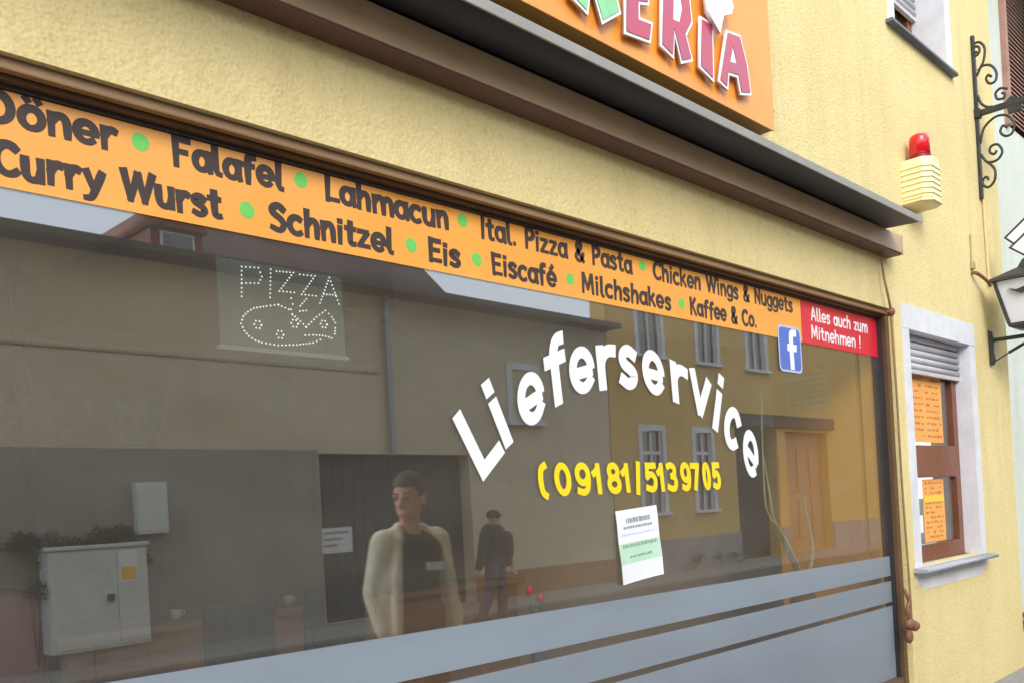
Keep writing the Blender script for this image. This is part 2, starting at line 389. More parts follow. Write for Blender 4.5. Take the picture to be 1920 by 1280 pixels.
DARKSILL = mat('dark_grey_sill', srgb(104, 104, 108), .5, .15, 6)
def shop_window(op, name, shut_z, n_sl, sill_z, yw=0.0, out_=.10, apron=True):
    x0, x1, z0, z1 = op
    bm = bmesh.new()                                              # white painted surround, 3 mm proud, and reveals
    wj = .12
    box(bm, x0 - wj, x0 + .005, WY - .004, WY + .05, z0 - (.13 if apron else .035), z1 - .005); box(bm, x1 - .005, x1 + wj, WY - .004, WY + .05, z0 - (.13 if apron else .035), z1 - .005)
    box(bm, x0 - wj, x1 + wj, WY - .006, WY + .05, z1 - .005, z1 + .165)
    if apron: box(bm, x0 + .005, x1 - .005, WY - .003, WY + .05, z0 - .17, z0 - .005)
    box(bm, x0, x0 + .004, WY + .05, .04 + yw, z0, z1); box(bm, x1 - .004, x1, WY + .05, .04 + yw, z0, z1)
    box(bm, x0, x1, WY + .05, .04 + yw, z1 - .004, z1)
    win = obj(name, bm, WHITE, shop)
    bm = bmesh.new()
    y0, y1 = .03 + yw, .09 + yw; f = .10; fl_ = .24 if apron else .1
    box(bm, x0 + .0045, x0 + fl_, y0, y1, z0, z1 - .005); box(bm, x1 - f, x1 - .0045, y0, y1, z0, z1 - .005)
    box(bm, x0 + fl_, x1 - f, y0, y1, z0, z0 + .12); box(bm, x0 + fl_, x1 - f, y0, y1, z1 - .12, z1 - .005)
    box(bm, x0 + fl_, x1 - f, y0, y1, z0 + .62, z0 + .86)
    obj('frame', bm, WOODDK, win)
    obj('pane', B(x0 + fl_, x1 - f, .055 + yw, .063 + yw, z0 + .12, z1 - .12), GLASS2, win)
    bm = bmesh.new()
    prism(bm, [(WY - out_, sill_z - .03), (WY - out_, sill_z - .008), (.03 + yw, sill_z + .014), (.03 + yw, sill_z - .03)], x0 - .16, x1 + .10, 'x')
    obj('sill', bm, mat('grey_sill_metal', srgb(160, 162, 170), .4) if apron else DARKSILL, win)
    h = (z1 - shut_z) / n_sl
    for i in range(n_sl):
        zz = shut_z + i * h
        bm = bmesh.new()
        prism(bm, [(a + yw, b) for a, b in [(.004, zz + .003), (-.010, zz + h * .25), (-.012, zz + h * .7), (.004, zz + h - .002), (.02, zz + h - .002), (.02, zz + .003)]], x0 + .006, x1 - .006, 'x')
        obj('slat', bm, SHUT, win)
    obj('bottom_bar', B(x0 + .006, x1 - .006, -.006 + yw, .026 + yw, shut_z - .03, shut_z, .003), SHUT, win)
    return win
w1 = shop_window(SW, 'window', 2.47, 5, 1.05)
w2 = shop_window(UW, 'window', 5.36, 16, 4.86, .13, .05, False)

# room behind the glass
bm = B(.2, 8.8, .26, 5.6, .22, .30); obj('room_floor', bm, ROOMF, shop)
bm = B(.2, 8.8, .252, 5.6, 2.9, 3.1); obj('room_ceiling', bm, ROOMC, shop)
bm = bmesh.new(); prism(bm, [(.1, 5.05), (2.38, 4.19), (4.43, 3.18), (5.05, 1.6), (8.8, 1.6), (8.8, 5.6), (.1, 5.6)], .301, 2.899, 'z'); obj('room_back_wall', bm, ROOMW, shop)
bm = B(.10, .25, .26, 5.3, .301, 2.899); obj('room_side_wall', bm, ROOMW, shop)
bm = B(6.352, 6.42, .052, .80, .301, 2.899); obj('partition', bm, ROOMO, shop)
bm = bmesh.new(); prism(bm, [(1.89, .9), (3.12, 1.2), (2.98, 2.83), (1.66, 2.8)], 2.62, 2.897, 'z'); obj('ceiling_bulkhead', bm, ROOMW, shop)

# ================================================================ things on the window
# ---- chunky sign-writer's alphabet: centre lines, x-height .68, cap height 1
def _el(cx, cy, rx, ry, a0=90, a1=450, n=18): return [(cx + rx * math.cos(math.radians(a0 + (a1 - a0) * k / n)), cy + ry * math.sin(math.radians(a0 + (a1 - a0) * k / n))) for k in range(n + 1)]
_dot = lambda x, y: ([(x, y - .02), (x, y + .02)], 0)
_ac = lambda x0: [(x0, .42), (x0 + .12, .62), (x0 + .28, .66), (x0 + .38, .52), (x0 + .40, .30), (x0 + .40, 0)]
ALPHA = {
 'a': (.52, [(_el(.25, .33, .23, .32), 0), ([(.50, .68), (.49, .2), (.54, 0)], 0)]), 'c': (.46, [(_el(.28, .34, .26, .33, 52, 308), 0)]),
 'e': (.52, [(_el(.27, .34, .25, .33, -6, 312), 0), ([(.06, .32), (.5, .32)], 0)]), 'n': (.50, [([(.05, 0), (.05, .68)], 0), (_ac(.05), 1)]),
 'm': (.84, [([(.05, 0), (.05, .68)], 0), (_ac(.05), 1), (_ac(.42), 1)]), 'h': (.50, [([(.05, 0), (.05, 1.03)], 0), (_ac(.05), 1)]),
 'r': (.36, [([(.05, 0), (.05, .68)], 0), ([(.05, .40), (.14, .58), (.26, .66), (.36, .62)], 1)]),
 's': (.42, [([(.40, .58), (.22, .68), (.06, .58), (.08, .44), (.32, .30), (.40, .14), (.24, .0), (.03, .07)], 1)]),
 'u': (.52, [([(.05, .68), (.05, .25), (.12, .05), (.28, .0), (.42, .12), (.47, .3)], 1), ([(.48, .68), (.48, 0)], 0)]),
 'y': (.50, [([(.03, .68), (.25, .06)], 0), ([(.50, .68), (.28, .06), (.16, -.20), (.0, -.24)], 1)]), 'l': (.20, [([(.06, 1.03), (.06, .16), (.12, .02), (.2, .0)], 0)]),
 'i': (.14, [([(.06, 0), (.06, .64)], 0), _dot(.06, .90)]), 't': (.38, [([(.18, .92), (.18, .16), (.26, .02), (.38, .03)], 1), ([(0, .66), (.36, .66)], 0)]),
 'f': (.38, [([(.15, -.04), (.15, .74), (.22, .96), (.40, .98)], 1), ([(0, .62), (.34, .62)], 0)]), 'o': (.54, [(_el(.27, .34, .25, .33), 0)]),
 'ö': (.54, [(_el(.27, .34, .25, .33), 0), ([(.13, .93), (.16, .96)], 0), ([(.40, .93), (.43, .96)], 0)]), 'é': (.52, [(_el(.27, .34, .25, .33, -6, 312), 0), ([(.06, .32), (.5, .32)], 0), ([(.22, .84), (.36, 1.02)], 0)]),
 'k': (.48, [([(.05, 0), (.05, 1.03)], 0), ([(.08, .30), (.42, .68)], 0), ([(.18, .42), (.46, 0)], 0)]),
 'g': (.52, [(_el(.25, .34, .23, .32), 0), ([(.49, .68), (.49, -.05), (.38, -.24), (.18, -.28), (.04, -.2)], 1)]),
 'z': (.44, [([(.02, .64), (.40, .64)], 0), ([(.40, .60), (.04, .06)], 0), ([(.02, .03), (.44, .03)], 0)]),
 'D': (.66, [([(.06, 0), (.06, 1)], 0), ([(.0, .97), (.30, .97), (.54, .80), (.62, .50), (.54, .20), (.30, .03), (.0, .03)], 1)]),
 'F': (.50, [([(.06, -.02), (.06, 1)], 0), ([(.06, .95), (.50, .95)], 0), ([(.06, .50), (.40, .50)], 0)]), 'L': (.46, [([(.06, 0), (.06, 1)], 0), ([(.06, .05), (.48, .05)], 0)]),
 'I': (.14, [([(.06, 0), (.06, 1)], 0)]), 'P': (.52, [([(.06, 0), (.06, 1)], 0), ([(.06, .96), (.34, .96), (.50, .74), (.36, .50), (.06, .46)], 1)]),
 'C': (.60, [(_el(.36, .50, .34, .48, 48, 312), 0)]), 'S': (.52, [([(.48, .86), (.28, 1.0), (.08, .88), (.08, .68), (.36, .48), (.48, .26), (.32, .02), (.03, .10)], 1)]),
 'W': (.96, [([(.02, 1), (.24, .02)], 0), ([(.24, .02), (.47, .95)], 0), ([(.47, .95), (.70, .02)], 0), ([(.70, .02), (.94, 1)], 0)]),
 'N': (.60, [([(.06, 0), (.06, 1)], 0), ([(.06, .98), (.54, .02)], 0), ([(.54, 0), (.54, 1)], 0)]), 'E': (.50, [([(.06, 0), (.06, 1)], 0), ([(.06, .95), (.48, .95)], 0), ([(.06, .52), (.42, .52)], 0), ([(.06, .05), (.50, .05)], 0)]),
 'M': (.78, [([(.05, 0), (.10, 1)], 0), ([(.12, .98), (.38, .20)], 0), ([(.38, .20), (.64, .98)], 0), ([(.66, 1), (.72, 0)], 0)]),
 'K': (.56, [([(.06, 0), (.06, 1)], 0), ([(.08, .44), (.50, 1)], 0), ([(.20, .56), (.54, 0)], 0)]), 'A': (.62, [([(.02, 0), (.30, 1)], 0), ([(.32, 1), (.60, 0)], 0), ([(.14, .32), (.48, .32)], 0)]),
 '&': (.62, [([(.58, .0), (.36, .28), (.12, .70), (.18, .95), (.36, .97), (.40, .76), (.10, .36), (.06, .14), (.24, 0), (.44, .10), (.56, .42)], 1)]),
 '.': (.12, [([(.05, .04), (.05, .08)], 0)]), '!': (.14, [([(.06, .36), (.06, 1)], 0), _dot(.06, .06)]), ' ': (.30, []),
}
def menu_word(txt, x0, x1, zb, cap, t, m, par, y, bounce=.03):
    """one mesh per letter, stems swelling towards the top, set between x0 and x1"""
    gap = .17; tot = sum(ALPHA[c][0] + gap for c in txt) - gap
    k = (x1 - x0) / tot; x = x0; r = random.Random(txt)
    for ci, c in enumerate(txt):
        wd, sts = ALPHA[c]
        if sts:
            bm = bmesh.new(); dz = r.uniform(-bounce, bounce) * cap; tl = r.uniform(-.05, .03)
            for si, (pl, sm) in enumerate(sts):
                pts = [Vector((x + a * k - tl * b * cap, zb + dz + b * cap)) for a, b in pl]
                if sm: pts = [Vector((q.x, q.y)) for q in smoothpath([Vector((p.x, p.y, 0)) for p in pts], 3)]
                closed = (pts[0] - pts[-1]).length < 1e-5; n = len(pts)
                if not closed:
                    d0 = (pts[0] - pts[1]).normalized(); d1 = (pts[-1] - pts[-2]).normalized(); pts[0] = pts[0] + d0 * t * .30; pts[-1] = pts[-1] + d1 * t * .30
                fl, fr, bl, br_ = [], [], [], []
                for i, p in enumerate(pts):
                    if closed: u, v = pts[(i - 1) % (n - 1)], pts[(i + 1) % (n - 1)]
                    else: u, v = pts[max(0, i - 1)], pts[min(n - 1, i + 1)]
                    tn = (v - u).normalized(); th = t * (.86 + .26 * (p.y - zb) / cap) * (.82 + .18 * abs(tn.y))
                    if not closed and i in (0, n - 1): th *= .84
                    nn = Vector((-tn.y, tn.x)) * th / 2; yy = y - si * .0002
                    for L_, q, yk in ((fl, p + nn, yy - .0008), (fr, p - nn, yy - .0008), (bl, p + nn, yy), (br_, p - nn, yy)): L_.append(bm.verts.new((q.x, yk, q.y)))
                for i in range(n - 1):
                    bm.faces.new((fl[i], fl[i + 1], fr[i + 1], fr[i])); bm.faces.new((bl[i], br_[i], br_[i + 1], bl[i + 1]))
                    bm.faces.new((fl[i], bl[i], bl[i + 1], fl[i + 1])); bm.faces.new((fr[i], fr[i + 1], br_[i + 1], br_[i]))
                if not closed: bm.faces.new((fl[0], fr[0], br_[0], bl[0])); bm.faces.new((fl[-1], bl[-1], br_[-1], fr[-1]))
            obj('letter', bm, m, par)
        x += (wd + gap) * k
ban = thing('banner_sticker', 'long orange strip across the top of the display window with dark menu words', 'banner', (3.05, -.001, 2.64))
obj('strip', B(.40, 5.245, -.0028, -.0008, 2.507, 2.7605), ORANGE, ban)
M_POLY = [(0, 0), (.08, 1.02), (.30, 1.02), (.52, .52), (.72, 1.0), (.93, 1.0), (1.0, 0), (.76, 0), (.74, .55), (.56, .12), (.46, .12), (.26, .55), (.24, 0)]
def bm_add(bm, me): bm.from_mesh(me); bpy.data.meshes.remove(me)
words = [('Döner', .822, 1.157, 1), ('Falafel', 1.329, 1.692, 1), ('Lahmacun', 1.862, 2.41, 1), ('Ital. Pizza & Pasta', 2.589, 3.564, 1), ('Chicken Wings & Nuggets', 3.743, 5.139, 1),
         ('Curry Wurst', .84, 1.468, 2), ('Schnitzel', 1.644, 2.133, 2), ('Eis', 2.309, 2.459, 2), ('Eiscafé', 2.64, 3.017, 2), ('Milchshakes', 3.194, 3.869, 2), ('Kaffee & Co.', 4.048, 4.704, 2)]
for s, a, b, ln in words:
    zb = 2.676 if ln == 1 else 2.541
    menu_word(s, a, b, zb, .080, ( .0255 if b < 2.5 else .0225), LETTER, ban, -.0030)
for x, zc in [(1.229, 2.714), (1.765, 2.721), (2.489, 2.722), (3.653, 2.724), (1.56, 2.583), (2.224, 2.584), (2.554, 2.583), (3.115, 2.586), (3.97, 2.583)]:
    bm = bmesh.new()
    prism(bm, [(x + .026 * math.cos(k * math.pi / 8), zc + .026 * math.sin(k * math.pi / 8)) for k in range(16)], -.0036, -.0028); obj('dot', bm, GREEN, ban)

rs = thing('takeaway_sticker', 'red corner sticker on the display window with white take-away words', 'sticker', (5.8, -.001, 2.64))
obj('patch', B(5.2465, 6.345, -.0028, -.0008, 2.505, 2.7608), RED, rs)
for s, a, b, zb in [('Alles auch zum', 5.38, 6.19, 2.655), ('Mitnehmen !', 5.37, 6.07, 2.545)]:
    menu_word(s, a, b, zb, .074, .0165, VWHITE, rs, -.0030, .0)

fb = thing('square_sticker', 'blue square window sticker with a white letter f below the orange strip', 'sticker', (5.08, -.004, 2.44))
def rrect(x0, x1, z0, z1, r, n=5):
    o = []
    for cx, cz, a0 in [(x1 - r, z1 - r, 0), (x0 + r, z1 - r, 90), (x0 + r, z0 + r, 180), (x1 - r, z0 + r, 270)]:
        for k in range(n + 1):
            a = math.radians(a0 + 90 * k / n); o.append((cx + r * math.cos(a), cz + r * math.sin(a)))
    return o
obj('border', prism(bmesh.new(), rrect(4.945, 5.222, 2.318, 2.585, .035), -.0046, -.0040), PALEBLUE, fb)
obj('square', prism(bmesh.new(), rrect(4.957, 5.210, 2.330, 2.573, .03), -.0052, -.00465), BLUE, fb)
obj('letter', prism(bmesh.new(), [(5.075, 2.334), (5.125, 2.334), (5.122, 2.44), (5.160, 2.44), (5.165, 2.482), (5.122, 2.482), (5.122, 2.515), (5.132, 2.530), (5.165, 2.530), (5.165, 2.570), (5.110, 2.570), (5.080, 2.553), (5.073, 2.52), (5.073, 2.482), (5.048, 2.482), (5.048, 2.44), (5.074, 2.44)], -.0058, -.00525), VWHITE, fb)

# arched white lettering: each letter leans with the arch
lie = thing('arched_lettering', 'white arched window lettering reading Lieferservice', 'lettering', (3.54, -.001, 1.95))
def arc(cx, cy, rx, ry, a0, a1, n=14): return [(cx + rx * math.cos(math.radians(a0 + (a1 - a0) * k / n)), cy + ry * math.sin(math.radians(a0 + (a1 - a0) * k / n))) for k in range(n + 1)]
STROKES = {   # centre lines in a unit box; each stroke: points, smooth, squared end caps (start, end)
 'L': [([(0, 1), (0, 0)], 0, 1, 1), ([(.0, 0), (1, 0)], 0, 0, 1)],
 'i': [([(.5, 0), (.5, .64)], 0, 1, 1), ([(.5, .98), (.5, 1.0)], 0, 1, 1)],
 'e': [(arc(.5, .5, .5, .5, -4, 315, 26), 0, 0, 1), ([(.04, .44), (1.0, .44)], 0, 0, .3)],
 'f': [([(.42, 0), (.42, .70)] + arc(.86, .74, .44, .26, 175, 82, 8), 0, 1, 1), ([(0, .68), (.92, .68)], 0, 1, 1)],
 'r': [([(0, 0), (0, 1)], 0, 1, 1), ([(0, .58), (.12, .78), (.38, .95), (.70, 1.0), (1, .98)], 1, 0, .6)],
 's': [([(.94, .90), (.55, 1), (.18, .92), (.06, .75), (.22, .58), (.72, .42), (.95, .25), (.80, .06), (.42, 0), (.04, .10)], 1, 1, 1)],
 'v': [([(0, 1), (.5, .02)], 0, 1, .6), ([(.5, .02), (1, 1)], 0, .6, 1)],
 'c': [(arc(.58, .5, .58, .5, 48, 312, 22), 0, 1, 1)],
 '0': [(arc(.5, .5, .5, .5, 90, 450, 30), 0, 0, 0)],
 '9': [(arc(.5, .68, .48, .32, 0, 360, 24), 0, 0, 0), ([(.98, .70), (.97, .40), (.80, .10), (.45, 0), (.10, .05)], 1, 0, 1)],
 '1': [([(.75, 0), (.75, 1)], 0, 1, 1), ([(.75, .97), (.42, .82), (0, .72)], 1, 0, 1)],
 '8': [(arc(.5, .76, .42, .24, 0, 360, 22), 0, 0, 0), (arc(.5, .26, .5, .26, 0, 360, 22), 0, 0, 0)],
 '5': [([(.95, 1), (.16, 1)], 0, 1, 1), ([(.16, 1), (.10, .56)], 0, 1, 1), ([(.10, .54), (.40, .63), (.75, .58), (.98, .33), (.80, .06), (.45, 0), (.04, .06)], 1, 1, 1)],
 '3': [([(.06, .95), (.45, 1), (.86, .88), (.84, .64), (.45, .53)], 1, 1, .5), ([(.45, .53), (.86, .46), (.98, .25), (.78, .04), (.40, 0), (.02, .07)], 1, .5, 1)],
 '7': [([(0, 1), (.96, 1)], 0, 1, 1), ([(.94, 1), (.35, 0)], 0, .6, 1)],
 '/': [([(0, 0), (1, 1)], 0, 1, 1)],
 '(': [([(1, 1), (.35, .90), (.05, .66), (0, .38), (.25, .10), (.8, 0)], 1, 1, 1)],
}
def stroke_glyph(ch, W_, H_, t, fn, y, thick=.0012):
    """ribbons of constant weight; fn maps design metres (0..W, 0..H) to facade (x, z)"""
    bm = bmesh.new()
    for si, (pl, sm, c0, c1) in enumerate(STROKES[ch]):
        if H_ < .25 and ch in 'i/': pass
        pts = [Vector((a * (W_ - t) + t / 2, b * (H_ - t) + t / 2, 0)) for a, b in pl]
        if sm: pts = smoothpath(pts, 4)
        d0 = (pts[0] - pts[1]).normalized(); d1 = (pts[-1] - pts[-2]).normalized()
        pts[0] = pts[0] + d0 * t / 2 * c0; pts[-1] = pts[-1] + d1 * t / 2 * c1
        closed = (pts[0] - pts[-1]).length < 1e-5
        n = len(pts); L_, R_ = [], []
        for i, p in enumerate(pts):
            if closed: a, b = pts[(i - 1) % (n - 1)], pts[(i + 1) % (n - 1)]
            else: a, b = pts[max(0, i - 1)], pts[min(n - 1, i + 1)]
            tn = (b - a).normalized(); nn = Vector((-tn.y, tn.x, 0)) * t / 2
            L_.append(p + nn); R_.append(p - nn)
        yy = y - si * .0003
        def vv(q, k): X, Zc = fn(q.x, q.y); return bm.verts.new((X, yy - k * thick, Zc))
        fl, fr, bl, brr = [vv(q, 1) for q in L_], [vv(q, 1) for q in R_], [vv(q, 0) for q in L_], [vv(q, 0) for q in R_]
        for i in range(n - 1):
            bm.faces.new((fl[i], fl[i + 1], fr[i + 1], fr[i])); bm.faces.new((bl[i], brr[i], brr[i + 1], bl[i + 1]))
            bm.faces.new((fl[i], bl[i], bl[i + 1], fl[i + 1])); bm.faces.new((fr[i], fr[i + 1], brr[i + 1], brr[i]))
        if not closed:
            bm.faces.new((fl[0], fr[0], brr[0], bl[0])); bm.faces.new((fl[-1], bl[-1], brr[-1], fr[-1]))
    return bm
LT = [('L', (2.520, 1.723), (2.378, 1.962), .165, 0), ('i', (2.678, 1.863), (2.560, 2.112), .060, .5), ('e', (2.838, 1.953), (2.798, 2.158), .170, .5),
      ('f', (2.992, 2.036), (2.967, 2.331), .150, .45), ('e', (3.165, 2.094), (3.147, 2.298), .168, .5), ('r', (3.312, 2.118), (3.300, 2.318), .150, .25),
      ('s', (3.498, 2.130), (3.492, 2.338), .142, .5), ('e', (3.697, 2.116), (3.685, 2.330), .168, .5), ('r', (3.878, 2.085), (3.868, 2.292), .160, .2),
      ('v', (4.078, 2.020), (4.104, 2.245), .190, .5), ('i', (4.214, 1.960), (4.308, 2.250), .060, .5), ('c', (4.340, 1.872), (4.427, 2.086), .155, .5), ('e', (4.532, 1.730), (4.591, 1.960), .178, .5)]
for ch, b0, t0, wd, an in LT:
    th = math.asin(max(-1, min(1, (b0[0] - 3.54) / 1.451))) * .92
    ex = Vector((math.cos(th), -math.sin(th))); ey = Vector(t0) - Vector(b0); hh = ey.length; ey.normalize()
    fn = lambda u, v: tuple(Vector(b0) + ex * (u - an * wd) + ey * v)
    obj('letter', stroke_glyph(ch, wd * (1.07 if ch == 'e' else 1.04), hh, .051 if ch == 'e' else .056, fn, -.0012), VWHITE, lie)

num = thing('phone_number', 'yellow telephone number lettered on the glass under the arched word', 'lettering', (3.54, -.001, 1.65))
digs = [('(', 2.822, 2.885, 1.645, 1.797), ('0', 2.930, 3.046, 1.654, 1.797), ('9', 3.075, 3.190, 1.652, 1.797), ('1', 3.200, 3.276, 1.656, 1.793), ('8', 3.312, 3.424, 1.653, 1.797), ('1', 3.426, 3.502, 1.658, 1.793),
        ('/', 3.540, 3.594, 1.645, 1.800), ('5', 3.622, 3.732, 1.654, 1.795), ('1', 3.728, 3.800, 1.656, 1.793), ('3', 3.815, 3.916, 1.652, 1.797), ('9', 3.945, 4.046, 1.652, 1.797), ('7', 4.046, 4.136, 1.654, 1.793), ('0', 4.160, 4.242, 1.652, 1.797), ('5', 4.256, 4.344, 1.654, 1.795)]
DIG_K = (1.4 / (4.340 - 2.822))
for ch, a, b, z0, z1 in digs:
    a = 2.838 + (a - 2.822) * DIG_K; b = 2.838 + (b - 2.822) * DIG_K
    obj('digit', stroke_glyph(ch, b - a, z1 - z0, .030, lambda u, v: (a + u - .09 * (v - .07), z0 + v), -.0012), VYEL, num)

nt_ = thing('paper_notice', 'white paper notice with a green band taped below the phone number', 'notice', (3.5, -.004, 1.42))
def quad_bent(p, y):    # four corners (x,z): a sheet with a slight curl
    bm = bmesh.new(); n = 6; g = []
    for j in range(n + 1):
        row = []
        for i in range(n + 1):
            u, v = i / n, j / n
            x = (p[0][0] * (1 - u) + p[1][0] * u) * (1 - v) + (p[3][0] * (1 - u) + p[2][0] * u) * v
            zz = (p[0][1] * (1 - u) + p[1][1] * u) * (1 - v) + (p[3][1] * (1 - u) + p[2][1] * u) * v
            row.append((x, y - .010 * (abs(u - .5) * 2) ** 3 * v - .002 * math.sin(v * 9), zz))
        g.append(row)
    return bm, g
NP = [(3.325, 1.578), (3.655, 1.596), (3.672, 1.262), (3.345, 1.262)]
NP = [(3.334, 1.576), (3.652, 1.594), (3.668, 1.266), (3.350, 1.242)]
def on_notice(u0, u1, v0, v1, lift, nu=6, nv=2, thick=.0006):
    bm = bmesh.new(); fr = []; bk = []
    def pt(u, v, k):
        x = (NP[0][0] * (1 - u) + NP[1][0] * u) * (1 - v) + (NP[3][0] * (1 - u) + NP[2][0] * u) * v
        zz = (NP[0][1] * (1 - u) + NP[1][1] * u) * (1 - v) + (NP[3][1] * (1 - u) + NP[2][1] * u) * v
        return (x, -.0022 - .012 * (abs(u - .5) * 2) ** 3 * v - .0015 * (1 + math.sin(v * 11)) - k, zz)
    for k, L_ in ((lift + thick, fr), (lift, bk)):
        for j in range(nv + 1): L_.append([bm.verts.new(pt(u0 + (u1 - u0) * i / nu, v0 + (v1 - v0) * j / nv, k)) for i in range(nu + 1)])
    for j in range(nv):
        for i in range(nu):
            bm.faces.new((fr[j][i], fr[j + 1][i], fr[j + 1][i + 1], fr[j][i + 1])); bm.faces.new((bk[j][i], bk[j][i + 1], bk[j + 1][i + 1], bk[j + 1][i]))
    return bm
obj('sheet', on_notice(0, 1, 0, 1, 0, 8, 16), PAPER, nt_)
obj('green_band', on_notice(.004, .996, .455, .735, .0007, 8, 6, .0003), PGREEN, nt_)
def print_line(v0, v1, u0, u1, m, seed):
    bm = bmesh.new(); r = random.Random(seed); u = u0
    while u < u1:
        l = r.uniform(.02, .06)
        t = on_notice(u, min(u + l, u1), v0 + r.uniform(0, .008), v1, .0012, 1, 1, .0003)
        me = bpy.data.meshes.new('t'); t.to_mesh(me); t.free(); bm.from_mesh(me); bpy.data.meshes.remove(me)
        u += l + r.uniform(.006, .022)
    obj('print_line', bm, m, nt_)['kind'] = 'stuff'
print_line(.115, .185, .22, .80, PGREY, 1); print_line(.225, .26, .15, .86, PGREY, 2); print_line(.33, .35, .1, .9, PALEBLUE, 3); print_line(.47, .52, .1, .92, PDGREEN, 4); print_line(.63, .665, .25, .78, PDGREEN, 5)

for lab, z in [('topmost and narrowest of the frosted grey strips on the lower display window', (1.030, 1.185)), ('middle frosted grey strip between two clear gaps on the display window', (.853, .988)), ('deep frosted grey panel at the bottom of the display window', (.335, .821))]:
    bm = bmesh.new(); sl0 = .010
    top2 = z[1] + (.022 if z[1] > 1.1 else .004)
    prism(bm, [(.40, z[0] + .004), (6.35, z[0] - .012), (6.35, z[1] - .033 if z[1] > 1.1 else z[1] - .006), (.40, top2)], -.0016, -.0006)
    tag(obj('frosted_film', bm, FILM), lab, 'window film', 'frosted strips on the display window')

# light-up pizza sign hanging inside
ps = thing('light_sign', 'grey light-up panel spelling PIZZA in white dots behind the glass', 'light sign', (1.72, .05, 2.17))
obj('panel', B(1.478, 1.948, .054, .064, 2.168, 2.440, .004), ACRYL, ps)
bm = bmesh.new(); box(bm, 1.47, 1.955, .048, .068, 2.154, 2.168); obj('bottom_rail', bm, mat('grey_rail', srgb(138, 140, 136), .5), ps)
for x in (1.52, 1.9): obj('cord', tube(bmesh.new(), [(x, .058, 2.44), (x, .058, 2.9)], .0015, 5), DKBRONZE, ps)
STR = dict(P=[[(1.557, 2.325), (1.563, 2.42), (1.623, 2.425), (1.634, 2.398), (1.62, 2.375), (1.561, 2.368)]], I=[[(1.668, 2.427), (1.660, 2.335)]],
           Z1=[[(1.689, 2.424), (1.753, 2.428), (1.696, 2.36), (1.752, 2.362)]], Z2=[[(1.778, 2.426), (1.838, 2.429), (1.781, 2.36), (1.837, 2.362)]],
           A=[[(1.852, 2.340), (1.896, 2.432), (1.930, 2.346)], [(1.870, 2.372), (1.918, 2.375)]],
           slice_outline=[[(1.689, 2.315), (1.645, 2.305), (1.598, 2.293), (1.576, 2.279), (1.559, 2.263), (1.549, 2.239), (1.56, 2.217), (1.575, 2.202), (1.597, 2.191), (1.62, 2.186), (1.68, 2.183), (1.751, 2.191), (1.815, 2.203), (1.845, 2.216)], [(1.689, 2.315), (1.727, 2.304), (1.74, 2.29), (1.77, 2.27), (1.791, 2.253)]],
           wedge_outline=[[(1.791, 2.253), (1.835, 2.291), (1.872, 2.317), (1.897, 2.298), (1.91, 2.28), (1.909, 2.261), (1.905, 2.241), (1.892, 2.226), (1.855, 2.231), (1.817, 2.229), (1.785, 2.225)]],
           steam=[[(1.739, 2.342), (1.744, 2.323), (1.736, 2.305), (1.74, 2.288)], [(1.798, 2.347), (1.773, 2.321), (1.77, 2.303), (1.795, 2.308)]])
def dots(bm, pl, step=.0135):
    pts = [Vector((a, 0, b)) for a, b in pl]; acc = 0; out_ = [pts[0]]
    for a, b in zip(pts, pts[1:]):
        n = max(1, round((b - a).length / step))
        out_ += [a.lerp(b, (k + 1) / n) for k in range(n)]
    for p in out_: bmesh.ops.create_icosphere(bm, subdivisions=1, radius=.0030, matrix=Matrix.Translation((p.x, .0525, p.z)))
for k, v in STR.items():
    bm = bmesh.new()
    for pl in v: dots(bm, pl)
    obj('dotted_letter' if len(k) < 3 else k, bm, LED, ps)
for cx, cz in [(1.609, 2.242), (1.689, 2.218), (1.747, 2.26), (1.862, 2.27)]:
    bm = bmesh.new(); dots(bm, [(cx + .013 * math.cos(a * math.pi / 3), cz + .013 * math.sin(a * math.pi / 3)) for a in range(7)], .02); obj('topping', bm, LED, ps)

# ================================================================ awning cassette with rain hood
aw = thing('awning', 'closed beige awning cassette under a black rain hood above the display window', 'awning', (2.5, WY, 3.17))
obj('cassette', B(-2.4, 6.37, -.196, -.130, 3.170, 3.288, .004), BEIGE, aw)
bm = B(-2.4, 6.37, -.188, -.0905, 3.158, 3.1695, .003); obj('bottom_rail', bm, BROWNUND, aw)
obj('cassette_back', B(-2.4, 6.30, -.1295, -.0905, 3.1736, 3.286), DARKHOOD, aw)
bm = bmesh.new(); prism(bm, [(-.40, 3.290), (-.40, 3.300), (-.0905, 3.320), (-.0905, 3.306)], -2.4, 6.16, 'x'); obj('rain_hood', bm, DARKHOOD, aw)
obj('hood_lip', B(-2.4, 6.17, -.4085, -.4005, 3.281, 3.322, .002), ALU, aw)
bm = B(6.371, 6.385, -.198, -.128, 3.164, 3.292, .003); obj('end_cap', bm, BEIGE, aw)

